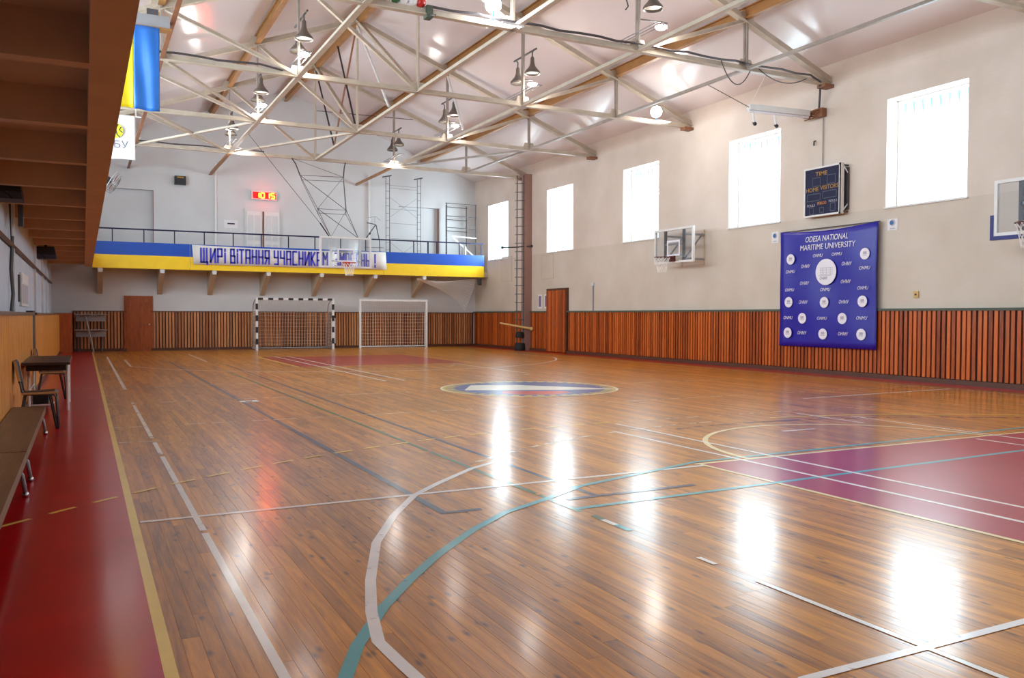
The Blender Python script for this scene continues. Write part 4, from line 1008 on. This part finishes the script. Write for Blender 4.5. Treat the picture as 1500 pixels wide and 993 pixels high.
def scoreboard():
    xb = 15.62; t = thing('scoreboard', 'dark blue scoreboard in a white frame above the university banner', 'scoreboard', (XR-.1, 14.55, 3.75))
    ya, yb, z0, z1 = 15.08, 13.96, 3.76, 4.93
    MB().box(xb, yb+.04, z0+.04, xb+.08, ya-.04, z1-.04).build('panel', 'board_navy', t)
    fr = MB()
    for z in (z0, z1-.04): fr.box(xb-.015, yb, z, xb+.09, ya, z+.04)
    for y in (yb, ya-.04): fr.box(xb-.015, y, z0+.04, xb+.09, y+.04, z1-.04)
    fr.build('frame', 'white_metal', t)
    MB().box(xb-.015, yb-.005, z0, xb+.03, yb+.06, z1).build('side_rail', 'white_metal', t)
    for z in (z0+.05, z1-.05):
        for y in (yb, ya):
            MB().bar((xb+.08, y, z), (XR, y-.0, z), .03, .03).build('wall_bracket', 'dark_metal', t)
        MB().bar((xb+.04, yb-.0, z), (XR-.02, yb-.03, z+(.2 if z < 4 else -.2)), .02, .02).build('strut', 'white_metal', t)
    MB().box(XR-.05, yb-.05, z0+.1, XR-.02, yb+.3, z1-.1).build('back_plate', 'dark_metal', t)
    xf = xb-.004
    text('lettering', 'TIME', RIGHT_WALL, (xf, 14.55, 4.76), .14, 'print_amber', t, wid=.36)
    text('lettering', 'HOME', RIGHT_WALL, (xf, 14.83, 4.4), .14, 'print_amber', t, wid=.38)
    text('lettering', 'VISITORS', RIGHT_WALL, (xf, 14.31, 4.42), .14, 'print_amber', t, wid=.54)
    text('lettering', 'FOULS', RIGHT_WALL, (xf, 14.86, 4.03), .08, 'print_grey', t, wid=.24)
    text('lettering', 'PERIOD', RIGHT_WALL, (xf, 14.53, 4.06), .1, 'print_orange', t, wid=.27)
    text('lettering', 'FOULS', RIGHT_WALL, (xf, 14.2, 4.08), .08, 'print_grey', t, wid=.24)
    def cell(y, z, w, h):
        f = MB(); k = .008
        for zz in (z-h/2, z+h/2): f.box(xf-.003, y-w/2, zz-k, xf+.003, y+w/2, zz+k)
        for yy in (y-w/2, y+w/2): f.box(xf-.003, yy-k, z-h/2, xf+.003, yy+k, z+h/2)
        f.build('digit_window', 'board_line', t)
    for a in ((14.7, 4.58, .24, .2), (14.25, 4.6, .24, .2), (14.78, 4.22, .4, .16), (14.3, 4.25, .4, .16), (14.84, 3.9, .12, .16), (14.53, 3.9, .12, .12), (14.2, 3.94, .14, .18)): cell(*a)
scoreboard()
for (ya, yb, z0, z1), lab in (((16.37, 16.12, 3.26, 3.54), 'small white sticker with a blue swirl, left of the university banner'), ((12.86, 12.6, 3.27, 3.52), 'small white sticker with a blue swirl, right of the university banner')):
    t = thing('wall_sticker', lab, 'sign', (XR-.005, (ya+yb)/2, z0), 'white stickers beside the banner'); yc = (ya+yb)/2; zc = (z0+z1)/2+.04
    MB().box(XR-.012, yb, z0, XR, ya, z1).build('sheet', 'paper', t)
    MB().lathe([(.0001, 0), (.07, 0), (.07, .003), (.0001, .003)], (XR-.012, yc, zc), (-1, 0, 0), 18).build('swirl', 'print_grey', t)
    MB().lathe([(.0001, 0), (.05, 0), (.05, .003), (.0001, .003)], (XR-.0155, yc+.02, zc), (-1, 0, 0), 16).build('swirl_core', 'sticker_blue', t)
    MB().box(XR-.0135, yc-.06, z0+.03, XR-.012, yc+.06, z0+.05).build('caption', 'print_grey', t)
for y, lab in ((28.72, 'white notice with purple print, further from the dark double door'), (28.22, 'white notice with purple print touching the dark double door frame')):
    t = thing('notice', lab, 'notice', (XR-.005, y, 1.66), 'notices by the dark double door')
    MB().box(XR-.01, y-.16, 1.66, XR, y+.16, 2.2).build('sheet', 'paper', t); MB().box(XR-.013, y-.1, 1.72, XR-.01, y+.1, 2.14).build('print_block', 'paper_print', t)
# pipe with a tap on the wall
t = thing('standpipe', 'short thin grey pipe rising from the wainscot on the right wall', 'pipe', (XR-.03, 24.87, 1.55))
MB().tube([(XR-.03, 24.87, 1.56), (XR-.03, 24.87, 2.42)], .02, 6).build('pipe', 'grey_metal', t); MB().box(XR-.07, 24.8, 2.42, XR, 24.94, 2.52).build('box', 'plaster', t)
t = thing('wall_socket', 'tiny yellowed socket on the wall right of the university banner', 'socket', (XR-.02, 12.1, 1.8))
MB().box(XR-.03, 12.05, 1.78, XR, 12.17, 1.92).build('plate', 'pole_yellow', t); MB().ball((XR-.035, 12.11, 1.85), .02, 8).build('hole', 'dark_metal', t)
# rung ladder in front of the pilaster
t = thing('rung_ladder', 'tall dark rung ladder standing before the far right pilaster', 'ladder', (15.3, 29.6, 0))
for x, y in ((15.3, 29.66), (15.5, 29.48)): MB().tube([(x, y, .1), (x, y, CH_Z)], .022, 6).build('rail', 'dark_metal', t)
me = None
for k in range(19):
    z = .55+k*.335
    MB().tube([(15.24, 29.71, z), (15.56, 29.42, z)], .014, 5).build('rung', 'dark_metal', t)
MB().tube([(14.75, 29.78, 4.05), (15.3, 29.66, 4.08), (15.5, 29.48, 4.1), (15.8, 29.36, 4.12)], .025, 6).build('clamp_bar', 'black_metal', t)
MB().ball((14.72, 29.79, 4.05), .06, 8).build('clamp_end', 'black_metal', t); MB().ball((15.8, 29.36, 4.12), .05, 8).build('clamp_end', 'black_metal', t)
MB().lathe([(.2, 0), (.22, .05), (.2, .28), (.16, .3), (.0001, .3)], (15.40, 29.56, 0), n=16).build('foot_block', 'rubber', t, True)
MB().lathe([(.17, .5), (.19, .55), (.17, .72), (.1, .74)], (15.40, 29.56, 0), n=14).build('collar', 'rubber', t, True)
t = thing('wooden_pole', 'pale round wooden pole fixed across the rung ladder', 'pole', (15.2, 29.4, .95))
MB().tube([(14.6, 29.75, 1.08), (15.7, 29.15, .86)], [.03, .05], 8).build('shaft', 'pole_yellow', t); MB().ball((15.7, 29.15, .86), .075, 10).build('knob', 'pole_yellow', t)
# tube lamp with brackets, junction box, cables
t = thing('tube_lamp', 'unlit white tube lamp hung below the truss above the scoreboard', 'lamp', (14.3, 15.05, 6.2))
pa, pb = Vector((13.85, 15.1, 6.24)), Vector((15.55, 14.92, 6.24))
MB().bar(pa, pb, .14, .13).build('housing', 'white_metal', t); MB().tube([pa+Vector((0, 0, -.09)), pb+Vector((0, 0, -.09))], .03, 8).build('tube', 'print_white', t)
for f in (.06, .42):
    c = pa.lerp(pb, f); b = MB().bar(c+Vector((0, 0, -.06)), c+Vector((.03, -.02, -.34)), .05, .03).build('bracket', 'white_metal', t)
    MB().ball(c+Vector((.05, -.03, -.38)), .045, 8).build('lamp_holder', 'black_metal', b); MB().ball(c+Vector((.1, .06, -.33)), .035, 8).build('lamp_holder', 'black_metal', b)
MB().tube([pa+Vector((.05, 0, .06)), (13.9, 14.6, CH_Z)], .008, 4).build('suspension_cord', 'net_white', t)
MB().tube([pa, (NX[4], 15.9, CH_Z)], .008, 4).build('suspension_cord', 'dark_metal', t)
t = thing('junction_box', 'dark tangle of cables and a junction box below the truss end', 'junction box', (XR-.1, 14.75, 6.2))
MB().box(XR-.16, 14.62, 6.14, XR-.005, 14.86, 6.34).build('box', 'rust_paint', t)
mb = MB(); rr = random.Random(3)
for k in range(7):
    a = [(XR-.17+rr.uniform(-.06, .06), 14.75+rr.uniform(-.1, .45), 6.22+rr.uniform(-.1, .12)) for _ in range(5)]; mb.tube(a, .014, 4)
mb.build('cable_tangle', 'rust_paint', t)
MB().tube([(XR-.03, 14.7, 6.14), (XR-.03, 14.7, 4.95)], .012, 5).build('drop_cable', 'grey_metal', t)
t = thing('cable_hook', 'tiny dark hook on the wall above the scoreboard', 'hook', (XR-.03, 14.9, 5.55))
MB().tube([(XR-.01, 14.95, 5.62), (XR-.06, 14.95, 5.6), (XR-.06, 14.95, 5.5)], .018, 5).build('hook', 'black_metal', t)
def cable(label, pts, r=.018, mt='dark_metal'):
    o = MB().tube(pts, r, 5).build('cable', mt); tag(o, label, 'cable', 'roof cables')
def sagpts(p, q, s, n=12):
    p, q = Vector(p), Vector(q); return [p.lerp(q, i/n)-Vector((0, 0, s*4*(i/n)*(1-i/n))) for i in range(n+1)]
zt = CH_Z+.09
cable('dark cable lying along the truss from the top edge to the scoreboard side', [(x, TR[1]-.05, zt+.02*math.sin(x*5)) for x in [5.7+.45*k for k in range(22)]]+[(15.5, TR[1]-.02, zt-.1), (15.62, TR[1]+.1, 6.7), (15.72, 14.75, 6.3)], .026)
cable('thin wire looping down under the truss beside the tube lamp', sagpts((12.45, TR[1]-.06, zt), (13.3, TR[1]-.06, zt-.15), .42)+[], .012)
cable('thin wire sagging along the truss end above the tube lamp', sagpts((13.55, TR[1]-.07, zt-.08), (15.0, TR[1]-.07, zt-.1), .2), .012)
cable('dark cable lying on the truss at upper left beside the blue flag', [(x, TR[2]-.05, zt+.02*math.sin(x*4)) for x in [-.9+.45*k for k in range(11)]]+[(4.1, TR[2]-.05, zt-.05)], .026)
cable('dark cable draped along the truss nearest the far gallery', [(x, TR[4]-.05, zt+.015*math.sin(x*4)) for x in [-.9+.5*k for k in range(14)]], .024)
cable('thin dark line stretched high across the far gable', [(8.2, 33.0, 9.35), (11.4, 30.2, 8.75)], .014)

# ================================================================== LEFT SIDE
def bench(y0, y1, label):
    t = thing('gym_bench', label, 'bench', (-.57, (y0+y1)/2, 0), 'low gym benches'); z = .30
    MB().box(-.735, y0, z-.035, -.405, y1, z).build('seat', 'bench_wood', t)
    MB().box(-.60, y0+.1, z-.13, -.54, y1-.1, z-.035).build('under_beam', 'bench_wood', t)
    MB().box(-.43, y0, z-.075, -.405, y1, z-.035).build('edge_strip', 'bench_wood', t)
    for y in (y0+.33, y1-.3):
        lg = MB().tube([(-.57, y, z-.1), (-.46, y, z-.07), (-.42, y, z-.13), (-.40, y, .04)], .016, 8).tube([(-.57, y, z-.1), (-.68, y, z-.07), (-.70, y, z-.13), (-.71, y, .04)], .016, 8).build('leg', 'grey_metal', t, True)
        for x in (-.40, -.71): MB().ball((x, y, .022), .026, 10).build('rubber_foot', 'chrome', lg, True)
bench(3.6, 7.53, 'low wooden gym bench nearest the viewer along the left wall')
bench(7.56, 11.22, 'low wooden gym bench further along the left wall, before the chair')
def chair(y, label, xo=0):
    t = thing('school_chair', label, 'chair', (-.5+xo, y, 0), 'chairs along the left wall'); x0, x1 = -.66+xo, -.28+xo; h = .2
    s = MB().poly([(x0, y-h, .435), (x1-.04, y-h, .45), (x1, y-h, .435), (x1, y-h, .42), (x1-.04, y-h, .432), (x0, y-h, .418)], (0, 2*h, 0)).build('seat', 'chair_wood', t)
    MB().poly([(x0, y-h-.004, .438), (x1-.04, y-h-.004, .453), (x1, y-h-.004, .438), (x1, y-h-.004, .424), (x0, y-h-.004, .42)], (0, .012, 0)).build('edge_band', 'pale_wood', s)
    b = MB().poly([(x0-.03, y-h, .56), (x0-.075, y-h, .82), (x0-.058, y-h, .82), (x0-.012, y-h, .56)], (0, 2*h, 0)).build('backrest', 'cloth_navy', t)
    MB().poly([(x0-.034, y-h-.006, .58), (x0-.08, y-h-.006, .82), (x0-.05, y-h-.006, .82), (x0-.004, y-h-.006, .58)], (0, .012, 0)).build('edge_band', 'pale_wood', b)
    for s_ in (-1, 1):
        yy = y+s_*(h-.03)
        MB().tube([(x0-.055, yy, .8), (x0+.005, yy, .45), (x0+.03, yy, .42), (x1-.05, yy, .41), (x1-.02, yy, .38), (x1, yy, 0)], .012, 7).build('frame', 'dark_metal', t, True)
        MB().bar((x0+.03, yy, .41), (x0-.04, yy, 0), .024, .024).build('leg', 'dark_metal', t); MB().bar((x1-.09, yy, .4), (x1-.02, yy, 0), .05, .02).build('leg', 'black_metal', t)
chair(11.62, 'dark school chair with pale edges at the end of the benches'); chair(15.6, 'second dark chair beyond the table along the left wall', .02)
t = thing('school_table', 'brown topped table with white legs against the left wall', 'table', (-.45, 14, 0))
MB().box(-.74, 12.95, .685, -.17, 15.05, .72).build('tabletop', 'chair_wood', t); MB().box(-.70, 13.1, .6, -.22, 14.9, .685).build('apron', 'dark_gap', t)
for x in (-.69, -.21):
    for y in (13.55, 14.85): MB().tube([(x, y, 0), (x, y, .685)], .018, 8).build('leg', 'white_metal', t)
    MB().tube([(x, 13.55, .3), (x, 14.85, .3)], .012, 6).build('stretcher', 'white_metal', t)
t = thing('floor_sled', 'low white metal base with a dark box under the table', 'stand', (-.6, 14.6, 0))
MB().tube([(-.7, 14.3, .02), (-.42, 14.3, .02), (-.42, 14.7, .02), (-.7, 14.7, .02)], .014, 6, closed=True).build('base', 'white_metal', t); MB().box(-.68, 14.35, .03, -.48, 14.65, .2).build('box', 'speaker_black', t)
def hung_speaker(label, x0, x1, y0, y1, z0, z1, grille=True):
    t = thing('hanging_speaker', label, 'speaker', ((x0+x1)/2, (y0+y1)/2, z1), 'black speakers under the side gallery')
    MB().poly([(x0, y0, z0+.1), (x0, y0, z1), (x1, y0, z1), (x1+.04, y0, z0+.1)], (0, y1-y0, 0)).build('cabinet', 'speaker_black', t)
    MB().poly([(x0, y0, z0), (x0, y0, z0+.1), (x1+.04, y0, z0+.1), (x1+.05, y0, z0)], (0, y1-y0, 0)).build('grille', 'speaker_grille', t)
    MB().box((x0+x1)/2-.03, (y0+y1)/2-.03, z1, (x0+x1)/2+.03, (y0+y1)/2+.03, GZ+.33).build('hanger', 'black_metal', t)
    MB().tube([(x0+.08, y0-.005, z0+.1), (x0+.16, y0-.008, z0+.05), (x0+.2, y0-.005, z0)], .006, 4).build('cable', 'rubber', t)
hung_speaker('black speaker under the side gallery, cut by the left edge of the photo', XL+.01, -.79, 13.5, 14.0, 2.96, 3.32)
hung_speaker('black speaker under the side gallery, further from the viewer', -1.02, -.64, 24.0, 24.5, 2.76, 3.06)
t = thing('wall_box', 'narrow dark box hung beside the near speaker under the gallery', 'box', (-.83, 15.4, 2.95))
MB().box(-.9, 15.3, 2.75, -.83, 15.5, 3.1).build('body', 'dark_metal', t); MB().tube([(-.98, 15.4, 2.6), (-.98, 15.4, 3.37)], .02, 6).build('conduit', 'white_metal', t)
# service pipe, cable and noticeboard on the left wall
o = MB().tube([(XL+.04, -4, 2.5), (XL+.04, 34.7, 2.5)], .035, 6).build('wall_conduit', 'skirting'); tag(o, 'dark horizontal conduit running along the white left wall', 'pipe')
o = MB().tube([(XL+.03, 15.9, 3.3), (XL+.05, 15.95, 2.6), (XL+.03, 15.9, 2.1), (XL+.06, 15.8, 1.7), (XL+.04, 15.75, 1.42)], .03, 6).build('wall_cable', 'dark_metal'); tag(o, 'dark cable dropping down the left wall to the panel cap', 'cable')
t = thing('noticeboard', 'small white framed noticeboard with a grey sheet on the left wall', 'noticeboard', (XL+.03, 19.3, 1.55))
MB().box(XL, 18.3, 1.53, XL+.04, 20.5, 2.16).build('frame', 'white_metal', t); MB().box(XL+.04, 18.5, 1.58, XL+.046, 20.3, 1.95).build('grey_sheet', 'print_grey', t); MB().box(XL+.04, 18.45, 1.97, XL+.046, 20.35, 2.13).build('white_sheet', 'paper', t)
MB().box(XL, 17.95, 1.6, XL+.03, 18.2, 2.1).build('side_strip', 'dark_metal', t)
# fan on the side gallery's front
t = thing('wall_fan', 'grey caged fan mounted on the front of the side gallery', 'fan', (.45, 20.0, 4.15))
ax = Vector((.86, -.1, -.5)).normalized(); fc = Vector((.6, 20.0, 4.18)); a_ = ax.orthogonal().normalized(); b_ = ax.cross(a_)
def ringp(r, off, n=22): return [fc+ax*off+(a_*math.cos(2*math.pi*i/n)+b_*math.sin(2*math.pi*i/n))*r for i in range(n)]
mb = MB()
for r, off in ((.23, .045), (.23, -.045), (.16, .07), (.16, -.06), (.08, .075)): mb.tube(ringp(r, off), .007, 5, closed=True)
for i in range(22):
    d = a_*math.cos(2*math.pi*i/22)+b_*math.sin(2*math.pi*i/22); mb.tube([fc+d*.05+ax*.078, fc+d*.16+ax*.07, fc+d*.23+ax*.045, fc+d*.23-ax*.045, fc+d*.16-ax*.06, fc+d*.05-ax*.065], .004, 4)
mb.build('cage', 'grey_metal', t, True)
for k in range(4):
    d = a_*math.cos(math.pi*k/2)+b_*math.sin(math.pi*k/2); e = ax.cross(d)
    MB().poly([fc+d*.04-e*.03, fc+d*.2-e*.08, fc+d*.21+e*.05, fc+d*.05+e*.03], ax*.008).build('blade', 'fan_red', t)
MB().lathe([(.06, -.2), (.075, -.18), (.075, -.07), (.05, -.05)], fc, ax, 14).build('motor', 'black_metal', t, True)
MB().bar((.285, 20.0, 4.05), fc-ax*.15, .05, .05).build('arm', 'black_metal', t); MB().box(.27, 19.93, 3.6, .32, 20.07, 4.15).build('bracket', 'black_metal', t)

t = thing('floor_plate', 'small white plate with a dark slot let into the floor boards at left', 'floor plate', (2.3, 13.75, 0))
MB().box(2.18, 13.62, 0, 2.46, 13.86, .006).build('plate', 'white_metal', t); MB().box(2.27, 13.7, .006, 2.37, 13.78, .008).build('slot', 'dark_gap', t)
